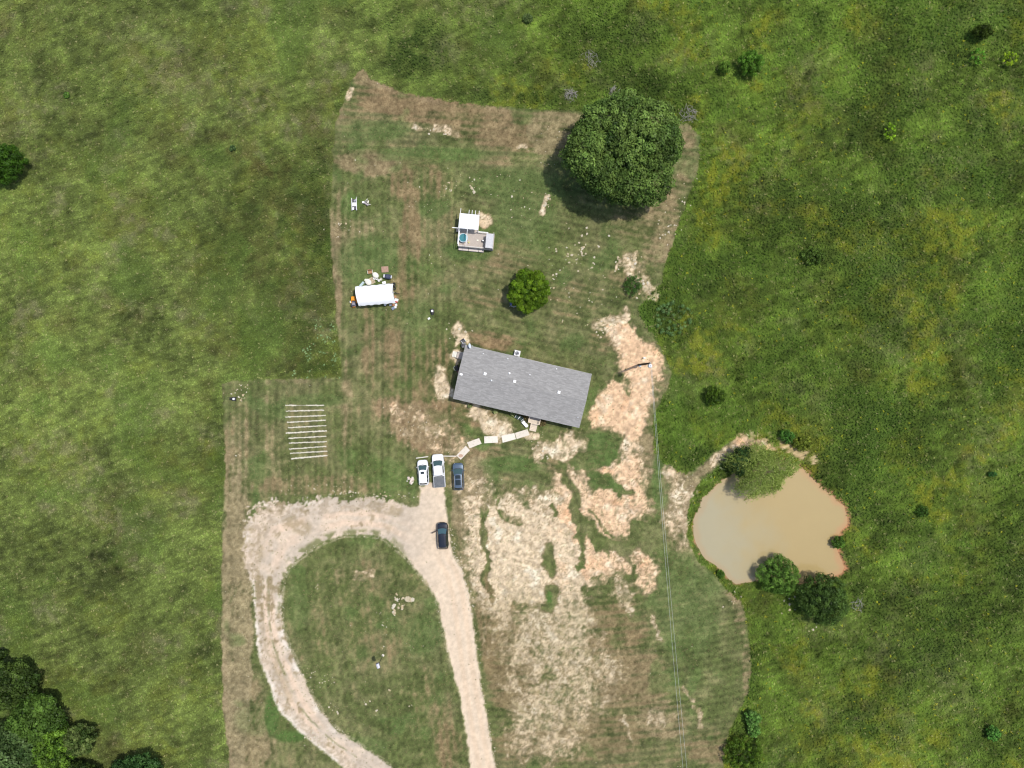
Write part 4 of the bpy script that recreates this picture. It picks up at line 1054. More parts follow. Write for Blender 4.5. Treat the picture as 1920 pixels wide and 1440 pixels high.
def house():
    t = thing('house', 'long single-storey house with a plain grey shingle roof', 'house', (HX, HY, 0), HRZ)
    wl, ww = HL - .5, HW - .7
    b = MB(); b.box(0, 0, 1.75, wl, ww, 2.3)
    b.add([(-wl/2, -ww/2, 2.9), (-wl/2, ww/2, 2.9), (-wl/2, 0, RIDGE - .16)], [(0, 2, 1)])
    b.add([(wl/2, -ww/2, 2.9), (wl/2, ww/2, 2.9), (wl/2, 0, RIDGE - .16)], [(0, 1, 2)])
    b.build('wall', SIDING, t)
    MB().box(0, 0, .29, wl - .06, ww - .06, .62).build('skirting', mat('grey_skirting', (.22, .21, .20), .8, var=.1), t)
    # two roof slopes built of overlapping shingle courses
    n = 26
    for sgn in (-1, 1):
        mb = MB()
        for i in range(n):
            y0 = HW / 2 * (1 - i / n); y1 = HW / 2 * (1 - (i + 1.06) / n); y1 = max(y1, 0)
            z0 = roof_z(y0) + .024; z1 = roof_z(y1) + .008
            mb.add([(-HL/2, sgn*y0, z0), (HL/2, sgn*y0, z0), (HL/2, sgn*y1, z1), (-HL/2, sgn*y1, z1), (-HL/2, sgn*y0, z0 - .03), (HL/2, sgn*y0, z0 - .03)],
                   [(0,1,2,3), (4,5,1,0)] if sgn < 0 else [(3,2,1,0), (0,1,5,4)])
        e0, r0 = roof_z(HW/2), RIDGE
        mb.add([(-HL/2+.03, sgn*(HW/2-.03), e0-.12), (HL/2-.03, sgn*(HW/2-.03), e0-.12), (HL/2-.03, 0, r0-.12), (-HL/2+.03, 0, r0-.12)], [(0,1,2,3)])
        mb.build('roof_slope', SHING, t)
        MB().box(0, sgn * (HW/2 - .005), EAVE - .085, HL - .02, .03, .16).build('fascia', WHITE, t)
        for e in (-1, 1):
            q = MB()
            q.add([(e*(HL/2-.02), sgn*(HW/2-.02), EAVE-.16), (e*(HL/2-.02), sgn*(HW/2-.02), EAVE), (e*(HL/2-.02), .0, RIDGE), (e*(HL/2-.02), .0, RIDGE-.16),
                   (e*(HL/2-.06), sgn*(HW/2-.02), EAVE-.16), (e*(HL/2-.06), sgn*(HW/2-.02), EAVE), (e*(HL/2-.06), .0, RIDGE), (e*(HL/2-.06), .0, RIDGE-.16)],
                  [(0,1,2,3), (4,7,6,5), (0,4,5,1), (3,2,6,7)])
            q.build('rake_board', WHITE, t)
    rc = MB()
    rc.add([(-HL/2, -.14, roof_z(.14)+.035), (HL/2, -.14, roof_z(.14)+.035), (HL/2, 0, RIDGE+.045), (-HL/2, 0, RIDGE+.045), (HL/2, .14, roof_z(.14)+.035), (-HL/2, .14, roof_z(.14)+.035)], [(0,1,2,3), (3,2,4,5)])
    rc.build('ridge_cap', SHING, t)
    # vents
    for (px, py) in ((909.5,701), (965,715), (1048,735.5)):
        lx, ly = hloc(px, py, 4.1); z = roof_z(ly)
        v = MB(); v.box(lx, ly, z + .10, .36, .36, .2, bev=.03); v.box(lx, ly, z + .23, .46, .46, .07, bev=.02)
        v.build('roof_vent', WHITE, t)
    for (px, py, r) in ((955,700,.10), (921.5,713,.08), (952,672.5,.06), (905.5,662.5,.05), (993.5,702.5,.06), (1044,691.5,.06), (1084,783,.05)):
        lx, ly = hloc(px, py, 3.9); z = roof_z(ly)
        v = MB(); v.lathe([(r * 2.0, 0), (r * 1.2, .08), (r, .1), (r, .32)], 12, lx, ly, z)
        v.build('vent_pipe', WHITE, t)
    lx, ly = hloc(865, 702, 3.5)
    MB().box(lx, ly, roof_z(ly) + .07, .48, .34, .12, bev=.03).build('roof_vent', WHITE, t)
    # windows and doors
    def win(x, side, w, h, z):
        y = side * (ww / 2 + .015)
        f = MB()
        for dz in (-h/2, h/2): f.box(x, y, z + dz, w + .12, .05, .07)
        for dx in (-w/2, w/2): f.box(x + dx, y, z, .07, .045, h - .07)
        f.box(x, y, z, w - .07, .035, .035)
        o = MB().box(x, side * (ww / 2 + .004), z, w - .04, .012, h - .04).build('window', GLASS, t)
        f.build('frame', WHITE, o)
    for x in (-8.6, -5.6, -1.8, 5.2, 8.4): win(x, -1, 1.0, 1.2, 1.95)
    for x in (-8.4, -4.4, 1.6, 5.0, 8.6): win(x, 1, .9, 1.0, 2.0)
    for x, side in ((2.4, -1), (-1.4, 1)):
        d = MB().box(x, side * (ww / 2 + .02), 1.68, .92, .05, 2.04, bev=.01).build('door', WHITE, t)
        MB().box(x + .36, side * (ww / 2 + .065), 1.6, .05, .05, .05, bev=.01).build('handle', DARKM, d)
    # satellite dish on the north-west corner
    d = thing('satellite_dish', 'small pale satellite dish on the top left corner of the roof', 'satellite dish', (0, 0, 0))
    x, y = P(878.5, 648.5, 4.0); d.location = (x, y, roof_z(hloc(878.5, 648.5, 4.0)[1]) + .02); d.rotation_euler = (0, 0, R(8))
    MB().tube([(0, 0, -.05), (0, 0, .42), (.12, 0, .5)], .022, 8).build('mast', GREYM, d)
    r = MB(); r.lathe([(.02, 0), (.2, .02), (.36, .075), (.37, .08), (.36, .09), (.2, .035), (.02, .015)], 24, sy=1.15)
    o = r.build('reflector', mat('dish_grey', (.60, .66, .74), .4), d, True); o.location = (.1, 0, .55); o.rotation_euler = (0, R(62), 0)
    MB().tube([(.12, 0, .36), (.55, 0, .5)], .014, 6).box(.57, 0, .52, .1, .07, .08).build('feed_arm', GREYM, d)
    return t
HOUSE = house()

def put(px, py, h=0.0):
    x, y = P(px, py, h)
    return (x, y, gz(x, y))
# front porch with steps
def porch():
    lx, ly = hloc(1001, 789)
    c, s = math.cos(HRZ), math.sin(HRZ)
    yw = -(HW - .7) / 2                     # the house wall it stands against
    x0 = hloc(990, 789)[0]; x1 = hloc(1012.5, 789)[0]
    t = thing('porch', 'small timber porch with steps at the front door', 'porch', (HX, HY, 0), HRZ)
    depth = 1.45; n = 10
    for i in range(n):
        w = depth / n
        MB().box((x0 + x1) / 2, yw - w * (i + .5) - .01, .68, x1 - x0, w - .015, .04).build('deck_board', TIMBER if i < 6 else NEWWOOD, t)
    for (x, y) in ((x0 + .05, yw - .1), (x1 - .05, yw - .1), (x0 + .05, yw - depth + .05), (x1 - .05, yw - depth + .05)):
        MB().box(x, y, .85, .09, .09, 1.7).build('post', NEWWOOD, t)
    for x in (x0 + .05, x1 - .05):
        MB().box(x, yw - depth / 2, 1.64, .1, depth - .12, .05).build('handrail', NEWWOOD, t)
        MB().box(x, yw - depth / 2, 1.15, .06, depth - .12, .05).build('rail', NEWWOOD, t)
    for a, b in ((x0 + .1, x0 + .5), (x1 - .9, x1 - .1)):
        MB().box((a + b) / 2, yw - depth + .05, 1.64, b - a, .1, .05).build('handrail', NEWWOOD, t)
    sx0, sx1 = x0 + .55, x0 + 1.7
    for i in range(5):
        MB().box((sx0 + sx1) / 2, yw - depth - .14 - .26 * i, .62 - .13 * i, sx1 - sx0, .255, .045).build('step', NEWWOOD, t)
    for x in (sx0 + .03, sx1 - .03):
        MB().add([(x-.02, yw-depth, .0), (x+.02, yw-depth, .0), (x+.02, yw-depth, .6), (x-.02, yw-depth, .6), (x-.02, yw-depth-1.3, .0), (x+.02, yw-depth-1.3, .0), (x+.02, yw-depth-1.3, .08), (x-.02, yw-depth-1.3, .08)],
                 [(0,1,2,3), (7,6,5,4), (3,2,6,7), (0,3,7,4), (1,5,6,2)]).build('stringer', TIMBER, t)
porch()
# side landing on the west end
def landing():
    t = thing('side_landing', 'small weathered timber landing with steps at the west end of the house', 'landing', put(864.5, 666.5), HRZ)
    for i in range(9):
        MB().box(-.05, -.55 + .125 * i, .62, 1.2, .115, .04).build('deck_board', TIMB2, t)
    for x in (-.55, .45):
        for y in (-.5, .45): MB().box(x, y, .3, .09, .09, .6).build('post', TIMBER, t)
    for i in range(3): MB().box(-.85 - .24 * i, -.05, .46 - .17 * i, .25, .95, .04).build('step', CREAM, t)
    MB().box(-.08, .5, 1.2, 1.1, .05, .08).build('handrail', CREAM, t)
    MB().box(-.58, .5, .9, .06, .06, .6).build('baluster', CREAM, t)
landing()
# air conditioner
def ac():
    t = thing('air_conditioner', 'white boxy air conditioner behind the house', 'air conditioner', put(969.5, 662.5, .8), HRZ)
    t.location.z = 0
    MB().box(0, 0, .04, 1.1, 1.1, .09, bev=.02).build('pad', mat('concrete', (.45, .44, .42), .9, var=.1), t)
    MB().box(0, 0, .46, .88, .88, .74, bev=.03).build('casing', WHITE, t)
    f = MB()
    for r in (.12, .2, .28, .35):
        pts = [(r * math.cos(a), r * math.sin(a), .855) for a in np.linspace(0, 6.283, 25)]
        f.tube(pts, .008, 4, False)
    f.build('fan_grille', DARKM, t)
    MB().lathe([(.34, .836), (.34, .842)], 24).build('fan_opening', mat('fan_grey', (.35, .37, .42), .6), t)
    b = MB()
    for k in range(4):
        b.box(.15 * math.cos(k * 1.571), .15 * math.sin(k * 1.571), .848, .26, .1, .006, Matrix.Rotation(k * 1.571, 3, 'Z'))
    b.build('fan_blade', DARKM, t)
ac()

# ------------------------------------------------------------------ walkway sheets and timbers
def flat_quad(name, label, cat, pts, th, m, group=None, z=None):
    w = [P(*p) for p in pts]
    cx = sum(p[0] for p in w) / 4; cy = sum(p[1] for p in w) / 4
    z0 = max(gz(*p) for p in w + [(cx, cy)]) + .01 if z is None else z
    mb = MB(); ins = .985
    bot = [(p[0] - cx, p[1] - cy, -.02) for p in w]; mid = [(p[0] - cx, p[1] - cy, th - .006) for p in w]; top = [((p[0] - cx) * ins, (p[1] - cy) * ins, th) for p in w]
    mb.rings([bot, mid, top])
    for k, f in enumerate(mb.f): mb.f[k] = f
    o = mb.build(name, m); o.location = (cx, cy, z0)
    return tag(o, label, cat, group)
G = 'plywood sheets laid as a walkway to the porch'
flat_quad('walkway_sheet', 'plywood walkway sheet nearest the parked cars, with a brown stain', 'plywood sheet', [(873.3,835.8),(881.1,844.2),(864,861.9),(855.6,854)], .03, PLY, G)
flat_quad('walkway_sheet', 'second plywood walkway sheet from the parked cars', 'plywood sheet', [(875.4,829.6),(898.3,821.3),(903,831.7),(880.6,840.5)], .03, PLY, G)
flat_quad('walkway_sheet', 'middle plywood walkway sheet lying level between gaps', 'plywood sheet', [(907.9,818.3),(933,817.3),(933.8,829.8),(908.2,831.1)], .03, PLY2, G)
flat_quad('walkway_sheet', 'fourth plywood walkway sheet, touching the last one', 'plywood sheet', [(940,817.1),(964.5,811.9),(967.3,823.3),(942.6,830.1)], .03, PLY2, G)
flat_quad('walkway_sheet', 'last plywood walkway sheet at the foot of the porch steps', 'plywood sheet', [(965.3,811.7),(989,804.6),(993.1,815.5),(968.8,823.2)], .03, PLY, G)
st = MB(); st.lathe([(.36, 0), (.36, .004)], 20, 0, 0, 0, 1.1, .8)
x, y = P(864, 854.5)
o = st.build('soil_stain', mat('soil_stain', (.44, .30, .22), .9, var=.2)); o.location = (x, y, gz(x, y) + .07)
par = [q for q in bpy.data.objects if q.name == 'walkway_sheet'][0]
o.location = (x - par.location.x, y - par.location.y, .034); o.parent = par
def beam(label, a, b, w=.14, group='parking stop timbers'):
    (x0, y0), (x1, y1) = P(*a), P(*b)
    L = math.hypot(x1 - x0, y1 - y0)
    o = MB().box(0, 0, .06, L, w, .14, bev=.015).build('parking_timber', mat('whitewashed_timber', (.66, .62, .56), .8, var=.12, size=4))
    o.location = ((x0 + x1) / 2, (y0 + y1) / 2, gz((x0 + x1) / 2, (y0 + y1) / 2)); o.rotation_euler = (0, 0, math.atan2(y1 - y0, x1 - x0))
    tag(o, label, 'timber', group)
beam('pale parking timber in front of the white crossover', (780,859), (803,856))
beam('pale parking timber between the pickup and the walkway', (829,855), (856,855.3))

# ------------------------------------------------------------------ vehicles
def patch(A, B, C, D, nu=8, nv=5, bow=(0, 0, 0), u0=0, u1=1, v0=0, v1=1, off=0.0):
    """bilinear patch A-B (bottom), D-C (top) bulging by bow in the middle"""
    A, B, C, D, bw = map(Vector, (A, B, C, D, bow))
    nrm = (B - A).cross(D - A).normalized()
    if nrm.dot(bw) < 0 and bw.length > 0: nrm = -nrm
    vs = []
    for j in range(nv + 1):
        v = v0 + (v1 - v0) * j / nv
        for i in range(nu + 1):
            u = u0 + (u1 - u0) * i / nu
            p = (A * (1 - u) + B * u) * (1 - v) + (D * (1 - u) + C * u) * v
            p = p + bw * (1 - (2 * u - 1) ** 2) + nrm * off
            vs.append(p)
    fs = [(j * (nu + 1) + i, j * (nu + 1) + i + 1, (j + 1) * (nu + 1) + i + 1, (j + 1) * (nu + 1) + i) for j in range(nv) for i in range(nu)]
    return vs, fs
def vehicle(name, label, cat, px, py, rz, L, W, Ht, paint, kind='suv', glass=GLASS, sunroofs=(), rails=None, open_door=False, lights=True):
    t = thing(name, label, cat, put(px, py, .8), R(rz))
    w = W / 2; f, r = L / 2, -L / 2
    if kind == 'pickup':
        cowl, wtop, rtop, rear, belt = f - L * .215, f - L * .36, f - L * .61, f - L * .645, 1.12
        st = [(f, .58, .62, .80), (f - .05, .76, .5, .90), (f - .18, .90, .42, 1.0), (f - .45, .975, .36, 1.07), (cowl, 1, .34, belt), (rtop, 1, .34, belt + .02), (rear, 1, .34, belt + .04), (r + .35, 1, .36, belt + .04), (r + .06, .985, .42, belt + .03), (r, .94, .5, belt)]
    else:
        cowl, wtop, rtop, rear, belt = f - L * .235, f - L * .42, r + L * .125, r + L * .035, .98
        st = [(f, .44, .52, .64), (f - .05, .66, .44, .76), (f - .16, .84, .36, .88), (f - .40, .96, .29, .95), (cowl, 1, .26, belt), (0, 1, .25, belt + .01), (r + .8, .995, .26, belt + .02), (r + .38, .965, .30, belt + .01), (r + .15, .89, .36, belt), (r + .04, .76, .44, belt - .05), (r, .60, .52, belt - .13)]
    rings = []
    for (y, k, zb, zt) in st:
        q = w * k
        half = [(.80 * q, zb), (.96 * q, zb + .07), (q, zb + .22), (q, zb + (zt - zb) * .6), (.97 * q, zt - .10), (.90 * q, zt - .02), (.6 * q, zt + .012), (.25 * q, zt + .025)]
        ring = [(-a, y, z) for a, z in half] + [(a, y, z) for a, z in half[::-1]]
        rings.append(ring)
    mb = MB(); mb.rings(rings)
    mb.build('body', paint, t, True)
    # cabin shell
    xb, xt = w * .90, w * .70
    if kind == 'pickup': xb, xt = w * .90, w * .74
    zb = belt - .03; zt = Ht
    FLb, FRb, RRb, RLb = (-xb, cowl, zb), (xb, cowl, zb), (xb * .97, rear, zb + .04), (-xb * .97, rear, zb + .04)
    FLt, FRt, RRt, RLt = (-xt, wtop, zt - .04), (xt, wtop, zt - .04), (xt * .97, rtop, zt - .05), (-xt * .97, rtop, zt - .05)
    fb = .16; rb = .08
    sh = MB()
    sh.add(*patch(FLb, FRb, FRt, FLt, bow=(0, fb, 0)))
    sh.add(*patch(RRb, RLb, RLt, RRt, bow=(0, -rb, 0)))
    sh.add(*patch(FRb, RRb, RRt, FRt, bow=(.03, 0, 0)))
    sh.add(*patch(RLb, FLb, FLt, RLt, bow=(-.03, 0, 0)))
    sh.build('cabin', paint, t, True)
    rf = MB()
    nu, nv = 8, 8; vs = []
    for j in range(nv + 1):
        v = j / nv
        for i in range(nu + 1):
            u = i / nu
            x = (-1 + 2 * u) * xt * (1 - .03 * v)
            y = wtop * (1 - v) + rtop * v + (1 - (2 * u - 1) ** 2) * (fb * (1 - v) - rb * v)
            z = zt - .04 - .01 * v + .065 * (1 - (2 * u - 1) ** 4) * (1 - .5 * (2 * v - 1) ** 4)
            vs.append((x, y, z))
    rf.add(vs, [(j * (nu + 1) + i, j * (nu + 1) + i + 1, (j + 1) * (nu + 1) + i + 1, (j + 1) * (nu + 1) + i) for j in range(nv) for i in range(nu)])
    rf.build('roof', paint, t, True)
    for (v0, v1, u0, u1) in sunroofs:
        s2 = MB(); vs = []
        for j in range(5):
            v = v0 + (v1 - v0) * j / 4
            for i in range(7):
                u = u0 + (u1 - u0) * i / 6
                x = (-1 + 2 * u) * xt * (1 - .03 * v)
                y = wtop * (1 - v) + rtop * v + (1 - (2 * u - 1) ** 2) * (fb * (1 - v) - rb * v)
                z = zt - .04 - .01 * v + .065 * (1 - (2 * u - 1) ** 4) * (1 - .5 * (2 * v - 1) ** 4) + .012
                vs.append((x, y, z))
        s2.add(vs, [(j * 7 + i, j * 7 + i + 1, j * 7 + i + 8, j * 7 + i + 7) for j in range(4) for i in range(6)])
        s2.build('sunroof', GLASS, t, True)
    MB().add(*patch(FLb, FRb, FRt, FLt, bow=(0, fb, 0), u0=.05, u1=.95, v0=.05, v1=.95, off=.014)).build('windscreen', glass, t, True)
    MB().add(*patch(RRb, RLb, RLt, RRt, bow=(0, -rb, 0), u0=.08, u1=.92, v0=.22, v1=.93, off=.014)).build('rear_window', GLASS, t, True)
    for u0, u1 in ((.10, .47), (.50, .80)) if kind == 'pickup' else ((.12, .40), (.43, .70), (.73, .92)):
        MB().add(*patch(FRb, RRb, RRt, FRt, 4, 3, bow=(.03, 0, 0), u0=u0, u1=u1, v0=.14, v1=.88, off=.014)).build('side_window', GLASS, t, True)
        MB().add(*patch(RLb, FLb, FLt, RLt, 4, 3, bow=(-.03, 0, 0), u0=1 - u1, u1=1 - u0, v0=.14, v1=.88, off=.014)).build('side_window', GLASS, t, True)
    # cowl and wipers
    c = MB(); c.tube([(-xb * .85, cowl + .05, belt + .025), (0, cowl + fb + .06, belt + .04), (xb * .85, cowl + .05, belt + .025)], .035, 6); c.build('cowl', BLACK, t)
    wr = .38 if kind == 'pickup' else .35
    for sy in (f - L * .175, r + L * .185):
        for s in (-1, 1):
            wh = MB(); wh.wheel(s * (w - .11), sy, wr, wr, .24); o = wh.build('wheel', RUB, t, True)
            MB().disc_x(s * (w - .085), sy, wr, wr * .63, .17, 16).build('rim', RIM, o, True)
    for s in (-1, 1):
        m = MB(); m.box(s * (w + .10), cowl - .18, belt + .04, .2, .11, .14, bev=.03); m.box(s * (w - .02), cowl - .16, belt + .0, .14, .05, .05); m.build('mirror', paint if kind != 'pickup' else WHITE, t, True)
        if lights:
            MB().box(s * w * .66, f - .19, .76 if kind != 'pickup' else .90, .30, .13, .12, Matrix.Rotation(-s * .6, 3, 'Z'), bev=.03).build('headlight', mat('headlight_lens', (.75, .78, .82), .1), t, True)
            MB().box(s * w * (.80 if kind != 'pickup' else .93), r + (.14 if kind != 'pickup' else .05), .80, .16, .1, .22, Matrix.Rotation(s * .6, 3, 'Z') if kind != 'pickup' else None, bev=.03).build('tail_light', mat('tail_light_lens', (.35, .02, .02), .15), t, True)
        for y in (wtop - .35, wtop - 1.25):
            MB().box(s * (w + .008), y, belt - .16, .03, .2, .035, bev=.008).build('door_handle', paint, t)
    MB().box(0, f - .05, .60, W * .40, .08, .18, bev=.03).build('grille', BLACK, t)
    MB().box(0, f - .08, .46, W * (.5 if kind != 'pickup' else .62), .14, .14, bev=.04).build('bumper', paint if kind != 'pickup' else GREYM, t)
    MB().box(0, r + (.04 if kind != 'pickup' else .0), .5, W * (.58 if kind != 'pickup' else .8), .12, .16, bev=.04).build('bumper', BLACK if kind != 'pickup' else GREYM, t)
    if rails:
        for s in (-1, 1):
            z = zt + .045
            MB().tube([(s * xt * .93, wtop - .12, z - .06), (s * xt * .93, wtop - .25, z), (s * xt * .90, rtop + .3, z - .01), (s * xt * .90, rtop + .15, z - .07)], .02, 6).build('roof_rail', rails, t, True)
    if kind == 'pickup':
        y0, y1 = rear - .08, r + .09
        cv = MB()
        nseg = 9
        for k in range(nseg):
            a = y0 + (y1 - y0) * k / nseg; b = y0 + (y1 - y0) * (k + 1) / nseg
            cv.box(0, (a + b) / 2, belt + .075, W * .86, abs(b - a) - .012, .03)
        cv.build('bed_cover', mat('bed_cover_vinyl', (.085, .095, .105), .55, var=.15, size=3, stretch=(10, 1, 1)), t)
        for s in (-1, 1):
            MB().box(s * w * .93, (y0 + y1) / 2, belt + .06, w * .09, abs(y1 - y0), .06, bev=.015).build('bed_rail', GREYM, t)
        MB().box(0, r + .045, belt + .06, W * .86, .07, .06, bev=.015).build('tailgate', mat('tailgate_grey', (.16, .17, .18), .5), t)
    if open_door:
        d = MB(); d.box(-.5, 0, .62, 1.02, .09, .62, bev=.03); d.box(-.5, .02, 1.16, .92, .04, .42)
        o = d.build('door', mat('door_lining', (.13, .085, .07), .6, var=.2), t, label='driver door standing open with brown lining')
        o.location = (-w * .97, cowl - .32, 0); o.rotation_euler = (0, 0, R(22))
        MB().box(-.5, .045, 1.16, .8, .012, .34).build('side_window', GLASS, o)
    return t
PW = mat('white_car_paint', (.78, .79, .80), .25, coat=.6)
PG = mat('slate_blue_car_paint', (.085, .125, .175), .25, .35, coat=.8)
PB = mat('black_car_paint', (.012, .016, .026), .18, .2, coat=1.0)
vehicle('white_crossover', 'white crossover with a dark sunroof parked leftmost in the row', 'car', 793.3, 886, 3.7, 4.25, 1.82, 1.58, PW, glass=WGLASS, sunroofs=[(.12, .30, .26, .72)])
vehicle('white_pickup', 'white crew-cab pickup with a dark grey bed cover in the parked row', 'pickup', 822.5, 882.5, 4.4, 5.55, 1.98, 1.86, PW, 'pickup', glass=WGLASS)
vehicle('slate_suv', 'slate blue SUV with two dark roof panels parked right of the pickup', 'car', 859.3, 893.5, 2.2, 4.6, 1.88, 1.66, PG, glass=WGLASS, sunroofs=[(.08, .33, .17, .83), (.42, .80, .16, .84)], rails=GREYM)
vehicle('black_suv', 'black SUV with its driver door open on the gravel driveway', 'car', 829.8, 1005, 2.4, 4.5, 1.84, 1.66, PB, glass=mat('bluish_windscreen', (.05, .10, .115), .05, spec=.7), open_door=True, rails=PB)

# ------------------------------------------------------------------ deck with pavilion roof and stock tank
def deck():
    cx, cy = P(893, 452, .6); rz = R(-5.5)
    t = thing('deck_pavilion', 'raised grey timber deck with a white pavilion roof and a lean-to', 'deck', (cx, cy, 0), rz)
    def L(px, py, h): return to_local(cx, cy, rz, *P(px, py, h))
    x0 = L(860, 450, .6)[0]; x1 = L(926, 455, .6)[0]
    yb = L(890, 466, .6)[1]; yt = L(880, 434, .6)[1]; ytt = L(880, 402, 2.4)[1]
    n = 40
    for i in range(n):                                          # deck boards run front to back
        w = (x1 - x0) / n
        MB().box(x0 + w * (i + .5), (yb + yt) / 2, .58, w - .018, yt - yb, .04).build('deck_board', TIMB2, t)
    pw = L(897, 420, 2.4)[0]
    for i in range(10):                                         # boards under the roof
        w = (ytt - yt) / 10
        MB().box((x0 + pw) / 2, yt + w * (i + .5) + .01, .58, pw - x0, w - .018, .04).build('deck_board', TIMB2, t)
    sk = mat('grey_skirt_boards', (.36, .34, .32), .85, var=.2, size=4, stretch=(8, 1, 1))
    MB().box((x0 + x1) / 2, yb + .02, .28, x1 - x0 - .06, .03, .54).build('skirt', sk, t)
    MB().box(x0 + .02, (yb + ytt) / 2, .28, .03, ytt - yb - .06, .54).build('skirt', sk, t)
    # posts
    for (x, y, h) in ((x0 + .08, yt, 2.5), (pw - .08, yt, 2.5), (x0 + .08, ytt - .1, 2.3), (pw - .08, ytt - .1, 2.3), (x0 + .08, yb + .08, 1.55), ((x0 + x1) / 2 - 1.2, yb + .08, 1.55), ((x0 + x1) / 2 + .55, yb + .08, 1.55), (x1 - .08, yb + .08, 2.1), (x1 - .08, yt - .2, 2.2)):
        MB().box(x, y, h / 2, .1, .1, h).build('post', WHITE if h > 2.2 else CREAM, t)
    # front railing in three panels of upright pickets
    edges = [x0 + .08, (x0 + x1) / 2 - 1.2, (x0 + x1) / 2 + .55, x1 - 1.55]
    for a, b in zip(edges[:-1], edges[1:]):
        k = MB().box((a + b) / 2, yb + .08, 1.5, b - a - .12, .12, .05).build('rail_panel', mat('pale_picket', (.55, .52, .48), .8, var=.1), t)
        kk = int((b - a) / .14)
        for i in range(kk):
            MB().box(a + (b - a) * (i + .5) / kk, yb + .08, 1.04, .085, .025, .86).build('picket', MATS['pale_picket'], k)
    for k3, (a, b) in enumerate(zip(edges[:-1], edges[1:])):
        MB().box((a + b) / 2, yb - .24, .38, b - a - .07, .42, .05).build('front_step', mat('pale_pinkish_boards', (.56, .50, .45), .8, var=.12, size=4, stretch=(1, 8, 1)), t)
        MB().box((a + b) / 2, yb - .43, .18, b - a - .09, .03, .35).build('step_riser', MATS['pale_pinkish_boards'], t)
    MB().box(x0 + .08, (yb + yt) / 2, 1.5, .1, yt - yb - .2, .05).build('handrail', WHITE, t)
    MB().box((pw + x1) / 2 - .5, yt - .06, 1.5, x1 - pw - 1.1, .08, .05).build('handrail', WHITE, t)
    MB().box((pw + x1) / 2 - .5, yt - .06, 1.05, x1 - pw - 1.1, .05, .05).build('handrail', WHITE, t)
    # long white rafters with a sheet roof on the back part
    zr = lambda y: 2.62 - .04 * (y - yt)
    ys = L(880, 394, 2.4)[1]
    for i, (fx, yend) in enumerate(((0.02, yb + .15), (.46, yb + .05), (.62, yt - .02), (.80, yt - .02), (.985, yt - .02))):
        x = x0 + (pw - x0) * fx; off = .0 if i else .12
        MB().box(x, (ys + off + yend) / 2, zr(yt) - .06 - (0 if i > 1 else .01), .07, ys + off - yend, .12).build('rafter', WHITE, t)
    sh = MB(); nn = 14
    for i in range(nn):
        a = x0 - .05 + (pw - x0 + .1) * i / nn; b = x0 - .05 + (pw - x0 + .1) * (i + 1) / nn
        zz = zr(yt) + .03; m = (a + b) / 2
        sh.add([(a, yt - .02, zz), (m, yt - .02, zz + .025), (b, yt - .02, zz), (a, ytt, zz), (m, ytt, zz + .025), (b, ytt, zz)], [(0, 1, 4, 3), (1, 2, 5, 4)])
    sh.build('roof_sheet', WFAB, t)
    MB().box(x0 + .5, yt, zr(yt) - .2, pw - x0, .1, .14).build('beam', WHITE, t)
    # lean-to on the right
    lx0, lx1 = L(911, 450, 2.2)[0], L(924.5, 450, 2.2)[0]; ly0, ly1 = L(917, 465, 2.2)[1], L(919, 438, 2.2)[1]
    q = MB(); k = 10
    for i in range(k):
        a = lx0 + (lx1 - lx0) * i / k; b = lx0 + (lx1 - lx0) * (i + 1) / k; m = (a + b) / 2
        za, zb_, zm = 2.2 - .12 * i / k, 2.2 - .12 * (i + 1) / k, 2.23 - .12 * (i + .5) / k
        q.add([(a, ly0, za), (m, ly0, zm), (b, ly0, zb_), (a, ly1, za), (m, ly1, zm), (b, ly1, zb_)], [(0, 1, 4, 3), (1, 2, 5, 4)])
    q.build('lean_to_roof', mat('lean_to_sheet', (.52, .52, .53), .5, var=.08, size=2), t)
    MB().box(lx0 + .04, (ly0 + ly1) / 2, 2.08, .07, ly1 - ly0, .1).build('beam', TIMBER, t)
    for y in (ly0 + .1, ly1 - .1):
        MB().box(lx0 + .06, y, 1.35, .09, .09, 1.5).build('post', TIMBER, t)
    MB().box(lx1 - .02, (ly0 + ly1) / 2, 1.3, .04, ly1 - ly0 - .2, 1.3).build('back_wall', mat('pale_panel', (.5, .52, .54), .7, var=.15, size=3), t)
    # stairs on the left
    for i in range(2):
        MB().box(x0 - .16 - .28 * i, yt + .1, .42 - .2 * i, .27, .5, .05).build('step', mat('pinkish_board', (.55, .44, .36), .8, var=.15), t)
    MB().box(x0 - .2, yt + .1, .18, .3, .42, .34).build('step_box', TIMBER, t)
    # things on the deck
    wx, wy = P(868.5, 446, 1.1)
    p = thing('stock_tank_pool', 'round teal stock tank pool on the deck', 'pool', (wx, wy, .6))
    MB().lathe([(.70, 0), (.72, .1), (.70, .3), (.72, .48), (.70, .6), (.66, .6), (.66, .05)], 28, cap=False).build('tank_wall', GREYM, p, True)
    rr = [(.71 * math.cos(a), .71 * math.sin(a), .6) for a in np.linspace(0, 6.2832, 33)]
    MB().tube(rr, .035, 8, False).build('rim', mat('pale_blue_rim', (.55, .72, .80), .4), p, True)
    MB().lathe([(.655, .44), (.655, .46)], 28).build('water', TEAL, p)
    bx, by = P(879, 454.5, .7)
    b = MB(); b.lathe([(.14 * math.cos(a), .14 + .14 * math.sin(a)) for a in np.linspace(-1.5, 1.5, 9)], 16)
    o = b.build('yellow_ball', mat('yellow_rubber', (.72, .66, .25), .5))
    o.data.shade_smooth(); o.location = (bx, by, .6); tag(o, 'pale yellow ball on the deck beside the pool', 'ball')
    bx, by = P(895.5, 450.5, .6)
    o = thing('planter_tray', 'small cream tray on the deck boards', 'tray', (bx, by, .6), R(-12))
    MB().box(0, 0, .02, .34, .22, .03).build('base', CREAM, o)
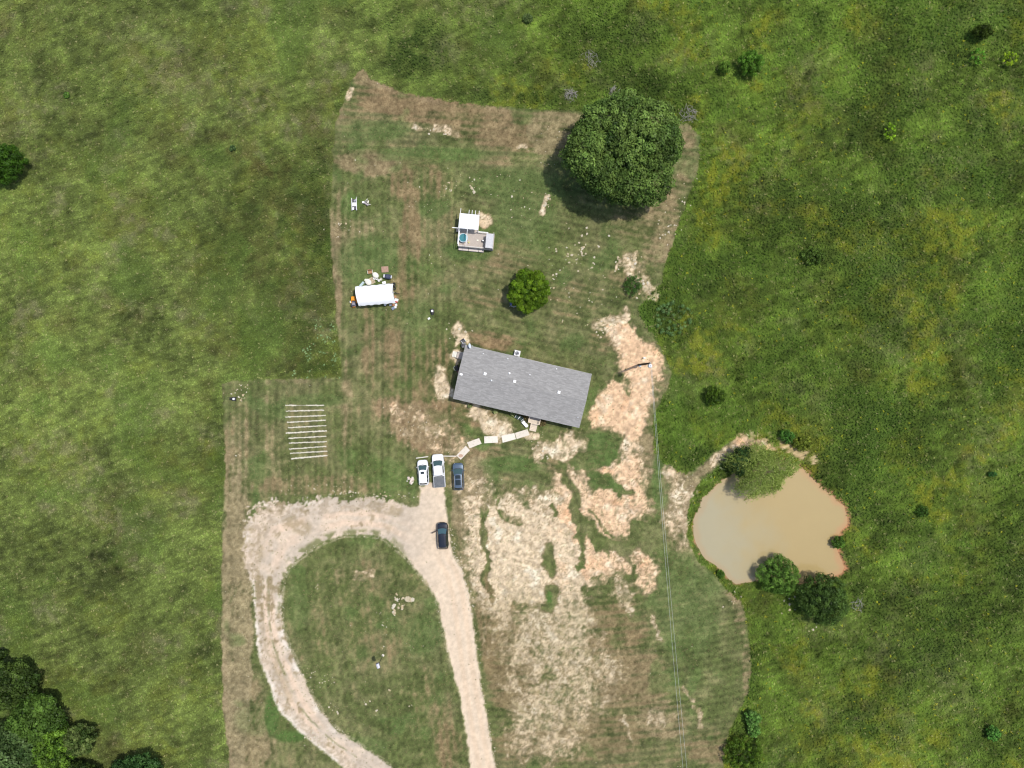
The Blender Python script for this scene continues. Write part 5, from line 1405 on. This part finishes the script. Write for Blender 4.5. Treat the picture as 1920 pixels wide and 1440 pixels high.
    MB().box(0, .1, .07, .34, .03, .1).build('side', CREAM, o); MB().box(0, -.1, .07, .34, .03, .1).build('side', CREAM, o)
    bx, by = P(905.5, 452, .7)
    o = thing('deck_stool', 'black stool with a white pad on the deck by the lean-to', 'stool', (bx, by, .6), R(-5))
    MB().box(0, 0, .36, .36, .36, .05, bev=.02).build('seat', BLACK, o)
    MB().box(.02, .03, .41, .26, .22, .06, bev=.02).build('pad', WHITE, o)
    for sx in (-.14, .14):
        for sy in (-.14, .14): MB().box(sx, sy, .17, .04, .04, .34).build('leg', BLACK, o)
deck()

# ------------------------------------------------------------------ white canopy shelter and the things around it
def canopy():
    h = 2.4
    cx, cy = P(703.5, 552, h); rz = R(4.8)
    t = thing('canopy_shelter', 'white fabric canopy shelter on a steel frame', 'canopy', (cx, cy, 0), rz)
    Lx, Wy = 6.2, 3.25; nu, nv = 18, 14
    mb = MB(); vs = []
    for i in range(nu + 1):
        u = i / nu; x = (u - .5) * Lx
        for j in range(nv + 1):
            v = j / nv; y = (v - .5) * Wy
            e = abs(2 * v - 1)
            z = 1.95 + .95 * (1 - e ** 2.4)
            z -= .05 * math.sin(u * math.pi * 5) ** 2 * (1 - .5 * e)
            y2 = y + (.05 * math.sin(u * 31) * (1 if v in (0, 1) else 0))
            x2 = x + (.16 * (1 - e) if i == nu else 0) * -1 + (.10 * (v - .5) * 2 * -1 if i == 0 else 0)
            vs.append((x2 + .14 * (.5 - v), y2, z))
    mb.add(vs, [(i * (nv + 1) + j, (i + 1) * (nv + 1) + j, (i + 1) * (nv + 1) + j + 1, i * (nv + 1) + j + 1) for i in range(nu) for j in range(nv)])
    mb.build('canopy_cover', WFAB, t, True)
    for sx in (-.5, -.17, .17, .5):
        x = sx * (Lx - .1)
        for s in (-1, 1):
            MB().tube([(x + .07 * -s, s * (Wy / 2 - .06), -.05), (x + .07 * -s, s * (Wy / 2 - .06), 1.9)], .03, 8).build('leg', WHITE, t)
        pts = [(x + .14 * (.5 - v), (v - .5) * (Wy - .1), 1.88 + .93 * (1 - abs(2 * v - 1) ** 2.4)) for v in np.linspace(0, 1, 11)]
        MB().tube(pts, .025, 6).build('roof_bow', WHITE, t)
    for s in (-1, 1):
        MB().tube([(-Lx / 2 + .1, s * (Wy / 2 - .06), 1.86), (Lx / 2 - .1, s * (Wy / 2 - .06), 1.86)], .025, 6).build('side_rail', WHITE, t)
canopy()
def lathe_thing(name, label, cat, px, py, prof, m, sx=1, sy=1, rz=0, group=None, n=18, lid=None):
    t = thing(name, label, cat, put(px, py, prof[-1][1]), R(rz), group)
    MB().lathe(prof, n, sx=sx, sy=sy).build('shell', m, t, True)
    r, z = max(prof)[0], max(p[1] for p in prof)
    rr = [(prof[-1][0] * sx * math.cos(a), prof[-1][0] * sy * math.sin(a), z) for a in np.linspace(0, 6.2832, n + 1)]
    MB().tube(rr, .018, 5, False).build('rim', lid or m, t, True)
    return t
TUB = [(.40, 0), (.46, .15), (.48, .45), (.44, .62), (.30, .72), (.08, .75)]
lathe_thing('poly_tank', 'upright oval cream tank standing beside the chair above the canopy', 'tank', 703.7, 515.5, TUB, CREAM, 1.25, .95, -40, 'cream tanks above the canopy')
lathe_thing('poly_tank', 'cream tank partly tucked under the canopy top edge', 'tank', 690, 528.5, TUB, CREAM, 1.3, 1.05, -50, 'cream tanks above the canopy')
lathe_thing('poly_bucket', 'cream bucket leaning at the top left of the tucked tank', 'bucket', 686, 525.5, [(.20, 0), (.26, .3), (.26, .34), (.1, .36)], CREAM)
BK = [(.15, 0), (.19, .36), (.17, .36), (.14, .04)]
for i, (px, py, l) in enumerate([(702.5,522.5,'leftmost of four white buckets in the row above the canopy'), (707,523,'second white bucket from the left above the canopy'), (711,526.2,'third white bucket, nearest the canopy edge'), (715,524,'rightmost of four white buckets, taller and greenish')]):
    lathe_thing('bucket', l, 'bucket', px, py, [(a * 1.15, b) for a, b in BK], WHITE if i < 3 else CREAM, group='white buckets above the canopy')
def chair(name, label, px, py, rz, seat_m, frame_m, w=.62, back=True, group=None, z=None):
    t = thing(name, label, 'chair', put(px, py, .4), R(rz), group)
    MB().box(0, -.02, .42, w - .1, .52, .07, bev=.02).build('seat', seat_m, t)
    if back: MB().box(0, -.30, .74, w - .1, .06, .58, Matrix.Rotation(R(14), 3, 'X'), bev=.02).build('backrest', seat_m, t)
    for s in (-1, 1):
        MB().box(s * (w / 2 - .02), -.02, .64, .07, .6, .04, bev=.012).build('armrest', frame_m, t)
        MB().box(s * (w / 2 - .02), .24, .32, .045, .045, .64).build('leg', frame_m, t)
        MB().box(s * (w / 2 - .02), -.27, .32, .045, .045, .64).build('leg', frame_m, t)
    return t
chair('armchair', 'old armchair with white arms and brown seat above the canopy', 694.3, 510.3, 188, BROWN, CREAM, .85)
chair('patio_chair', 'dark patio chair at the house corner, turned askew', 869.3, 639.8, 215, GREYF, GREYM, .66, group='dark patio chairs at the house corner')
chair('patio_chair', 'dark patio chair at the house corner, squared to the wall', 870, 647.2, 268, GREYF, GREYM, .70, group='dark patio chairs at the house corner')
chair('lawn_chair', 'green webbed lawn chair by the porch, farther from the steps', 969.5, 782.3, 150, GREENF, GREYM, .64, group='green lawn chairs by the porch')
chair('lawn_chair', 'green webbed lawn chair by the porch, next to the white chest', 976.5, 785.3, 135, GREENF, GREYM, .66, group='green lawn chairs by the porch')
def chest():
    t = thing('white_chest', 'long white chest standing askew beside the porch steps', 'chest', put(984.2, 795, .5), R(-47))
    MB().box(0, 0, .22, 1.12, .50, .42, bev=.03).build('body', WHITE, t)
    MB().box(0, 0, .47, 1.16, .54, .07, bev=.02).build('lid', WHITE, t)
    MB().box(0, .27, .30, .9, .05, .03).build('handle', DARKM, t)
    MB().box(.62, 0, .24, .1, .3, .04).build('handle', GREYM, t)
chest()
def pallet(label, px, py, w, d, rz, m, name='pallet'):
    t = thing(name, label, 'pallet', put(px, py), R(rz))
    for i in range(7):
        MB().box(0, -d / 2 + d * (i + .5) / 7, .12, w, d / 7 - .03, .02).build('slat', m, t)
    for x in (-w / 2 + .05, 0, w / 2 - .05):
        MB().box(x, 0, .055, .08, d, .1).build('runner', m, t)
pallet('reddish brown wooden pallet lying on the grass above the canopy', 722, 505.3, 1.15, 1.0, 3, mat('red_brown_boards', (.42, .27, .20), .85, var=.2, size=5))
pallet('straw coloured crate boards between the tank and the buckets', 697.5, 526.5, 1.1, .85, -60, mat('straw_boards', (.46, .38, .26), .85, var=.2, size=5), 'crate_boards')
def grill():
    t = thing('covered_grill', 'dark blue covered grill with side shelves above the canopy', 'grill', put(727, 518.5, .8), R(-8))
    MB().box(0, 0, .55, .98, .72, .9, bev=.14).build('cover', mat('navy_cover', (.035, .045, .085), .5, var=.35, size=4, bump=.6, bsize=6), t, True)
    MB().box(-.62, .02, .82, .26, .55, .05, bev=.02).build('side_shelf', GREYM, t)
    MB().box(.6, .02, .82, .2, .5, .05, bev=.02).build('side_shelf', GREYM, t)
    for x in (-.4, .4):
        for y in (-.25, .25):
            MB().box(x, y, .06, .08, .08, .12).build('leg', DARKM, t)
grill()
def board(name, label, cat, px, py, w, d, h, rz, m, tilt=0, group=None):
    t = MB().box(0, 0, h / 2, w, d, h, bev=min(.02, h * .3)).build(name, m)
    t.location = put(px, py, h); t.rotation_euler = (R(tilt), 0, R(rz))
    return tag(t, label, cat, group)
board('blue_grey_panel', 'pale blue grey panel leaning at the top left of the canopy', 'panel', 678.5, 533, 1.0, .45, .06, 48, mat('pale_blue_panel', (.40, .50, .54), .5, var=.08), 20)
board('white_sheet', 'white sheet of board by the top edge of the canopy', 'board', 720, 530, .62, .45, .05, 14, WHITE, 6)
def storage_tote(label, px, py, w, d, h, rz, m, lid, name='storage_tote', group='odds and ends around the canopy'):
    t = thing(name, label, 'tote', put(px, py, h), R(rz), group)
    mb = MB(); a, b = w / 2, d / 2
    mb.rings([[(-a * .88, -b * .88, 0), (a * .88, -b * .88, 0), (a * .88, b * .88, 0), (-a * .88, b * .88, 0)], [(-a, -b, h), (a, -b, h), (a, b, h), (-a, b, h)]])
    mb.build('bin', m, t)
    MB().box(0, 0, h + .02, w + .05, d + .05, .05, bev=.015).build('lid', lid, t)
TG = 'odds and ends around the canopy'
storage_tote('white lidded tote outside the lower right of the canopy', 743.5, 562.3, .55, .38, .3, -12, WHITE, WHITE)
storage_tote('red brown tote below the white lidded tote', 742.5, 565.5, .5, .3, .26, -10, BROWN, BRICKR)
storage_tote('small white tote at the lower right below the orange box', 742.6, 571.5, .32, .3, .28, 20, WHITE, WHITE)
storage_tote('small white tote farthest out at the lower right', 741.5, 575.8, .32, .28, .28, -20, CREAM, WHITE)
storage_tote('orange brown box at the lower right corner of the canopy', 737.5, 571.5, .42, .34, .26, 5, BROWN, mat('orange_lid', (.48, .22, .10), .6))
storage_tote('grey tote in front of the canopy lower edge', 732.3, 571.8, .34, .28, .26, 0, GREYM, mat('grey_lid', (.45, .47, .5), .5))
storage_tote('dark blue grey bin below the totes at the lower right', 737.2, 578, .5, .42, .3, 35, mat('slate_bin', (.10, .14, .20), .6), mat('slate_lid', (.16, .20, .27), .6))
storage_tote('pale box against the right end of the canopy', 741.3, 556.5, .34, .4, .3, 10, CREAM, BROWN)
def cart(label, px, py, rz):
    t = thing('folding_cart', label, 'cart', put(px, py, .4), R(rz), TG)
    MB().box(0, 0, .22, .5, .34, .22, bev=.02).build('tray', WHITE, t)
    MB().tube([(.22, -.12, .3), (.5, -.12, .75), (.5, .12, .75), (.22, .12, .3)], .02, 6).build('handle', GREYM, t)
    for x in (-.18, .18):
        for y in (-.17, .17):
            MB().wheel(x, y, .08, .08, .05, 12).build('wheel', RUB, t)
cart('white folding cart in front of the canopy lower edge', 722.3, 570.5, 60)
def tyre_stack(label, px, py, n, r=.32):
    for k in range(n):
        x, y = P(px, py); pts = [(r * .72 * math.cos(a), r * .72 * math.sin(a), .1) for a in np.linspace(0, 6.2832, 19)]
        o = MB().tube(pts, .1, 8, False).build('old_tyre', RUB, None, True)
        o.location = (x + random.uniform(-.04, .04), y + random.uniform(-.04, .04), gz(x, y) + .2 * k)
        tag(o, label if n == 1 else ('bottom ' if k == 0 else 'top ') + label, 'tyre', TG)
tyre_stack('black tyre of the pair at the top right corner of the canopy', 738.6, 533.5, 2)
tyre_stack('black tyre lying below the pair at the right end of the canopy', 739.2, 540.5, 1)
def bike(label, px, py, rz):
    t = thing('bicycle', label, 'bicycle', put(px, py, .5), R(rz))
    for y in (-.5, .5):
        pts = [(0, y + .31 * math.cos(a), .31 + .31 * math.sin(a)) for a in np.linspace(0, 6.2832, 21)]
        MB().tube(pts, .022, 6, False).build('wheel', RUB, t, True)
    MB().tube([(0, -.5, .31), (0, -.15, .78), (0, .38, .8), (0, .5, .31)], .02, 6).tube([(0, -.5, .31), (0, -.05, .3), (0, .38, .78)], .018, 6).tube([(0, -.15, .78), (0, -.05, .3)], .018, 6).build('frame', GREYM, t)
    MB().tube([(-.26, .3, .98), (-.18, .4, .95), (.18, .4, .95), (.26, .3, .98)], .016, 6).tube([(0, .38, .8), (0, .4, .95)], .016, 6).build('handlebar', GREYM, t)
    MB().box(0, -.18, .86, .14, .26, .06, bev=.02).build('saddle', BLACK, t)
bike('grey bicycle leaning in the clutter at the right end of the canopy', 739.8, 548.5, 78)
def riding_mower():
    t = thing('riding_mower', 'orange and grey riding mower parked left of the canopy', 'riding mower', put(662.5, 565, .7), R(4))
    hood = MB()
    hood.rings([[(-.30, .85, .35), (.30, .85, .35), (.27, .85, .62), (-.27, .85, .62)], [(-.34, .7, .35), (.34, .7, .35), (.31, .7, .74), (-.31, .7, .74)], [(-.36, .2, .38), (.36, .2, .38), (.33, .2, .84), (-.33, .2, .84)], [(-.34, .1, .38), (.34, .1, .38), (.30, .1, .80), (-.30, .1, .80)]])
    hood.build('hood', ORANGE, t)
    MB().box(0, -.25, .38, .62, .75, .12, bev=.03).build('floor', mat('mower_grey', (.16, .15, .19), .5), t)
    MB().box(0, -.55, .52, .80, .62, .2, bev=.05).build('rear_body', mat('mower_dark', (.10, .095, .12), .5), t)
    MB().box(0, -.42, .70, .46, .44, .1, bev=.04).build('seat', mat('mower_seat', (.26, .25, .29), .6), t)
    MB().box(0, -.68, .90, .46, .1, .38, bev=.04).build('seat_back', mat('mower_seat', (.26, .25, .29), .6), t)
    pts = [(.17 * math.cos(a), .04 + .15 * math.sin(a), .96 + .07 * math.sin(a)) for a in np.linspace(0, 6.2832, 17)]
    MB().tube(pts, .016, 6, False).tube([(0, .12, .7), (0, .04, .96)], .02, 6).build('steering_wheel', BLACK, t)
    MB().box(0, .0, .2, 1.0, .62, .16, bev=.05).build('mower_deck', ORANGE, t)
    MB().box(-.6, .0, .2, .24, .36, .08, bev=.03).build('discharge_chute', CREAM, t)
    for x in (-.38, .38):
        MB().wheel(x, .58, .2, .2, .16).build('wheel', RUB, t, True)
        MB().wheel(x * 1.05, -.58, .27, .27, .24).build('wheel', RUB, t, True)
    MB().box(0, -.92, .45, .5, .1, .16, bev=.03).build('rear_guard', ORANGE, t)
riding_mower()
def push_mower(label, px, py, rz, top, deckm):
    t = thing('push_mower', label, 'lawn mower', put(px, py, .4), R(rz))
    MB().lathe([(.30, .10), (.33, .14), (.32, .24), (.2, .28)], 20, sy=1.25).build('deck', deckm, t, True)
    MB().box(0, .02, .37, .34, .36, .18, bev=.05).build('engine', top, t)
    MB().box(0, .22, .30, .3, .16, .1, bev=.03).build('front_guard', BLACK, t)
    for x in (-.30, .30):
        for y in (-.30, .32): MB().wheel(x, y, .11, .11, .07, 14).build('wheel', RUB, t, True)
    MB().tube([(-.2, -.3, .25), (-.2, -.95, .85), (.2, -.95, .85), (.2, -.3, .25)], .018, 6).build('handle', DARKM, t)
    MB().box(0, -.48, .36, .34, .36, .2, bev=.06).build('grass_bag', BLACK, t)
push_mower('push mower with white engine at the left edge of the lawn', 437.5, 748, -94, WHITE, BLACK)
push_mower('small white and black push mower alone between canopy and house', 810.2, 583.2, 8, WHITE, BLACK)
board('white_block', 'small white block on the grass below the lone push mower', 'block', 804.3, 597.2, .42, .3, .2, 38, WHITE)
board('small_white_lid', 'tiny white lid on the grass right under the lone push mower', 'lid', 810.3, 588.4, .24, .18, .05, -8, WHITE)
# metal yard furniture wrecks in the tall grass
def glider():
    t = thing('broken_glider', 'long white metal glider bench with dark gaps lying in the grass', 'bench', put(664.5, 383, .35), R(2))
    for x in (-.42, .36): MB().box(x, 0, .42, .1, 2.1, .08, bev=.02).build('side_rail', WHITE, t)
    MB().box(-.02, -.02, .36, .66, .62, .06, bev=.02).build('seat_panel', WHITE, t)
    MB().box(-.22, -.72, .36, .26, .42, .06, bev=.02).build('seat_panel', WHITE, t)
    MB().box(.12, .62, .34, .36, .3, .05, Matrix.Rotation(.5, 3, 'Z')).build('seat_panel', mat('steel_panel', (.34, .34, .38), .4, .4), t)
    for y in (-.85, -.4, .4, .85): MB().box(-.03, y, .3, .72, .05, .05).build('crossbar', mat('charcoal_bar', (.07, .07, .085), .6), t)
    MB().box(.1, -.55, .26, .4, .6, .03).build('under_panel', mat('charcoal_bar', (.07, .07, .085), .6), t)
    MB().box(-.03, .55, .24, .6, .55, .03).build('under_panel', mat('charcoal_bar', (.07, .07, .085), .6), t)
    for x in (-.42, .36):
        for y in (-.8, .8): MB().box(x, y, .2, .06, .06, .42).build('leg', WHITE, t)
    MB().tube([(.2, .75, .4), (.42, .9, .5), (.5, 1.2, .55)], .035, 6).build('arm', CREAM, t)
glider()
def junk_heap():
    t = thing('broken_cart', 'tipped grey cart with white panels lying right of the glider bench', 'cart', put(687, 381, .3), R(-35))
    MB().box(0, 0, .3, .85, .5, .06, bev=.015).build('tray', mat('worn_grey', (.25, .24, .24), .7, var=.3, size=6), t)
    MB().box(-.52, -.18, .34, .36, .3, .05, Matrix.Rotation(.6, 3, 'Z')).build('panel', WHITE, t)
    MB().box(.12, .36, .36, .2, .42, .05, Matrix.Rotation(.35, 3, 'Z')).build('panel', CREAM, t)
    MB().box(.05, -.1, .36, .7, .06, .05).build('slat', mat('pinkish_slat', (.55, .48, .46), .7), t)
    MB().box(.0, .1, .36, .75, .06, .05).build('slat', DARKM, t)
    MB().tube([(.4, -.1, .3), (.75, .25, .45)], .05, 6).build('handle', CREAM, t)
    MB().tube([(-.35, .3, .3), (-.2, .75, .4)], .05, 6).build('handle', CREAM, t)
    for x in (-.3, .3): MB().wheel(x, -.28, .16, .16, .08, 14).build('wheel', RUB, t, True)
junk_heap()
def blue_chair():
    t = thing('swing_seat', 'blue and white swing seat in the shade of the round tree', 'swing', put(958.5, 567, .5), R(4))
    MB().box(-.05, .1, .5, .26, 1.2, .1, bev=.03).build('seat', BLUEP, t)
    MB().box(-.2, .1, .85, .08, 1.2, .5, bev=.02).build('backrest', BLUEP, t)
    for y in (-.62, .82):
        MB().tube([(-.35, y, -.05), (-.05, y, 1.5), (.45, y - .2, -.05)], .03, 6).build('side_frame', WHITE, t)
    MB().tube([(-.05, -.62, 1.5), (-.05, .82, 1.5)], .03, 6).build('top_bar', WHITE, t)
    MB().tube([(-.05, -.62, .3), (.5, -.75, .25), (.85, -.62, .3)], .03, 6).build('foot_bar', WHITE, t)
blue_chair()
# grill near the west end of the house
def charcoal_grill():
    t = thing('charcoal_grill', 'dark barrel grill with a curved handle by the west wall', 'grill', put(857, 690, .8), R(-75))
    mb = MB(); rings = []
    for x in np.linspace(-.45, .45, 7):
        rings.append([(x, .3 * math.cos(a), .8 + .3 * math.sin(a)) for a in np.linspace(0, 6.2832, 15)[:-1]])
    mb.rings(rings); mb.build('barrel', BLACK, t, True)
    for x in (-.35, .35):
        for y in (-.22, .22): MB().box(x, y, .3, .05, .05, .62).build('leg', DARKM, t)
    MB().tube([(-.4, -.3, .85), (-.2, -.52, 1.0), (.2, -.52, 1.0), (.4, -.3, .85)], .025, 6).build('handle', GREYM, t)
    MB().box(.62, 0, .75, .3, .4, .04).build('side_shelf', mat('dusky_shelf', (.18, .07, .07), .7), t)
charcoal_grill()
def small_post(label, px, py, h, m, name='garden_post'):
    x, y = P(px, py); o = MB().lathe([(.12, -.05), (.12, h * .7), (.16, h * .72), (.05, h)], 10).build(name, m); o.location = (x, y, gz(x, y)); tag(o, label, 'post')
# plants along the front wall of the house
for (px, py, l) in ((881,761,'small pale shrub at the left of the front wall'), (928,771,'pale shrub at the middle of the front wall'), (961.5,776,'small shrub left of the green chairs')):
    shrub(l, px, py, 4.5, .7, (96,110,72), (150,160,120), 8, 'wall_shrub', .2, .09, .45, 50)
shrub('reddish green shrub right of the porch', 1017, 792, 8, .9, (84,80,56), (126,110,84), 14, 'wall_shrub', .24, .09, .45, 50)
shrub('dry brown shrub left of the porch', 986, 783, 6, .8, (80,76,52), (110,98,70), 10, 'wall_shrub', .22, .09, .45, 50)

# limestone heap next to the white crossover
def rock_pile():
    cx, cy = P(770, 900)
    t = thing('rock_pile', 'small heap of pale limestone rocks beside the white crossover', 'rock pile', (cx, cy, gz(cx, cy)))
    pink = mat('pinkish_limestone', (.58, .46, .40), .85, var=.15)
    for i in range(28):
        a = random.random() * 6.283; q = random.random() ** .6 * .6; s = random.uniform(.12, .26)
        mb = MB(); rings = []
        for z, k in ((-.3, .7), (.1, 1.0), (.5, .75), (.8, .3)):
            rings.append([(s * k * (.8 + .35 * random.random()) * math.cos(b), s * k * (.8 + .35 * random.random()) * math.sin(b), s * z) for b in np.linspace(0, 6.2832, 8)[:-1]])
        mb.rings(rings)
        o = mb.build('rock', STONE if i % 4 else pink, t)
        o.location = (q * math.cos(a), q * math.sin(a), .08 + .22 * (1 - q / .6) * random.random()); o.rotation_euler = (random.random(), random.random(), random.random() * 6)
rock_pile()

# sown rows in the garden plot
def garden_rows():
    names = ['first', 'second', 'third', 'fourth', 'fifth', 'sixth', 'seventh', 'eighth', 'ninth', 'tenth', 'eleventh']
    for i, (a, b) in enumerate(GARDEN_ROWS):
        (x0, y0), (x1, y1) = P(*a), P(*b)
        n = 60; vs = []; fs = []
        L = math.hypot(x1 - x0, y1 - y0); dx, dy = (x1 - x0) / L, (y1 - y0) / L
        for k in range(n + 1):
            u = k / n; x = x0 + (x1 - x0) * u; y = y0 + (y1 - y0) * u
            thin = 1.0
            if i == 0 and .28 < u < .55: thin = .35
            w = (.065 + .11 * random.random() * random.random() + .03 * random.random()) * thin * (1.25 if i in (5, 10) else 1)
            j = (random.random() - .5) * .09
            zz = gz(x, y)
            for s, hgt in ((-1, -.02), (-.5, .055), (.5, .06), (1, -.02)):
                vs.append((x - dy * (s * w + j), y + dx * (s * w + j), zz + hgt + .012 * random.random()))
        cx, cy = (x0 + x1) / 2, (y0 + y1) / 2
        vs = [(p[0] - cx, p[1] - cy, p[2]) for p in vs]
        for k in range(n):
            for s in range(3): fs.append((k * 4 + s, k * 4 + s + 1, k * 4 + s + 5, k * 4 + s + 4)[::-1])
        o = MB().add(vs, fs).build('garden_row', PALE); o.location = (cx, cy, 0)
        tag(o, f'{names[i]} pale mulched garden row from the top of the plot', 'garden row', 'pale mulched rows of the garden plot')
garden_rows()

# ------------------------------------------------------------------ power pole, its wires and the bird house pole
def power_pole():
    bx, by = P(1197.5, 684.0)
    hp = 10.2; z0 = gz(bx, by)
    t = thing('power_pole', 'dark wooden power pole with a white transformer on the bare clay', 'power pole', (bx, by, z0))
    MB().tube([(0, 0, -.3), (0, 0, hp * .5), (0, 0, hp)], [.17, .15, .11], 12).build('pole', mat('creosoted_pole', (.035, .028, .024), .85, var=.3, size=5), t, True)
    MB().lathe([(.27, 0), (.30, .06), (.30, .80), (.27, .9), (.1, .97)], 18, .12, -.42, hp - 1.5).build('transformer', mat('transformer_grey', (.74, .76, .78), .4), t, True)
    MB().lathe([(.05, .95), (.06, 1.05), (.03, 1.2)], 8, .12, -.42, hp - 1.5).build('bushing', mat('brown_porcelain', (.25, .12, .07), .3), t, True)
    MB().box(.06, -.2, hp - 1.1, .1, .22, .3).build('bracket', GREYM, t)
    MB().lathe([(.06, 0), (.06, .12), (.09, .14), (.05, .3)], 10, 0, 0, hp - .02).build('insulator', CREAM, t, True)
    MB().box(-.05, -.26, 1.5, .36, .22, .62, bev=.03).build('meter_box', mat('meter_box_grey', (.50, .62, .68), .4), t)
    MB().lathe([(.1, 0), (.1, .1), (.06, .14)], 12, -.05, -.26, 1.82).build('meter', mat('meter_glass', (.6, .75, .8), .1), t)
    MB().tube([(.02, -.17, 0), (.02, -.17, hp - 2.0)], .03, 6).build('conduit', DARKM, t)
    # wires
    for k, (dx, label) in enumerate(((-.16, 'left of the two thin overhead wires running down from the pole'), (.36, 'right of the two thin overhead wires running down from the pole'))):
        ex, ey = P(1297, 1600, 8.2)
        sx, sy, sz = bx + .1 + dx * .3, by - .2, z0 + hp - (.25 if k else .1)
        pts = []
        for u in np.linspace(0, 1, 40):
            sag = 1.2 * 4 * u * (1 - u)
            pts.append((sx + (ex + dx * 1.35 - sx) * u - sx, sy + (ey - sy) * u - sy, sz + (8.6 - sz) * u - sag - sz))
        o = MB().tube(pts, .014, 5).build('overhead_wire', mat('bare_aluminium_wire', (.60, .61, .60), .4, .4)); o.location = (sx, sy, sz)
        tag(o, label, 'wire', 'overhead wires')
    # ground pedestal beside the pole
    x, y = P(1207.5, 671)
    p = thing('utility_pedestal', 'small pale utility box on the clay just above the pole', 'utility box', (x, y, gz(x, y)), R(12))
    MB().box(0, 0, .2, .34, .26, .42, bev=.03).build('casing', mat('pale_green_box', (.66, .66, .62), .5), p)
    MB().box(.26, -.1, .05, .3, .12, .1, bev=.02).build('conduit', CREAM, p)
power_pole()
def bird_house():
    bx, by = P(718.2, 1228.5); z0 = gz(bx, by); h = 4.3
    t = thing('bird_house_pole', 'thin dark pole carrying a small white bird house on the grass island', 'bird house', (bx, by, z0), R(20))
    MB().tube([(0, 0, -.1), (0, 0, h)], .035, 8).build('pole', mat('dark_pole', (.02, .024, .02), .6), t)
    MB().box(0, 0, h + .18, .34, .6, .34, bev=.015).build('house_box', WHITE, t)
    r = MB(); r.add([(-.24, -.36, h + .34), (.24, -.36, h + .34), (0, -.36, h + .52), (-.24, .36, h + .34), (.24, .36, h + .34), (0, .36, h + .52)], [(0, 1, 2), (5, 4, 3), (0, 2, 5, 3), (1, 4, 5, 2)])
    r.build('roof', mat('pale_lilac_roof', (.56, .56, .62), .5), t)
    MB().box(0, 0, h - .01, .5, .85, .03).build('perch_tray', mat('dark_tray', (.10, .10, .12), .6), t)
    for s in (-.15, .15):
        o = MB().disc_x(.174, s, h + .18, .05, .012, 12).build('entrance_hole', BLACK, t)
    MB().lathe([(.22, 0), (.22, .12), (.12, .2), (.05, .22)], 10).build('footing', STONE, t)
bird_house()
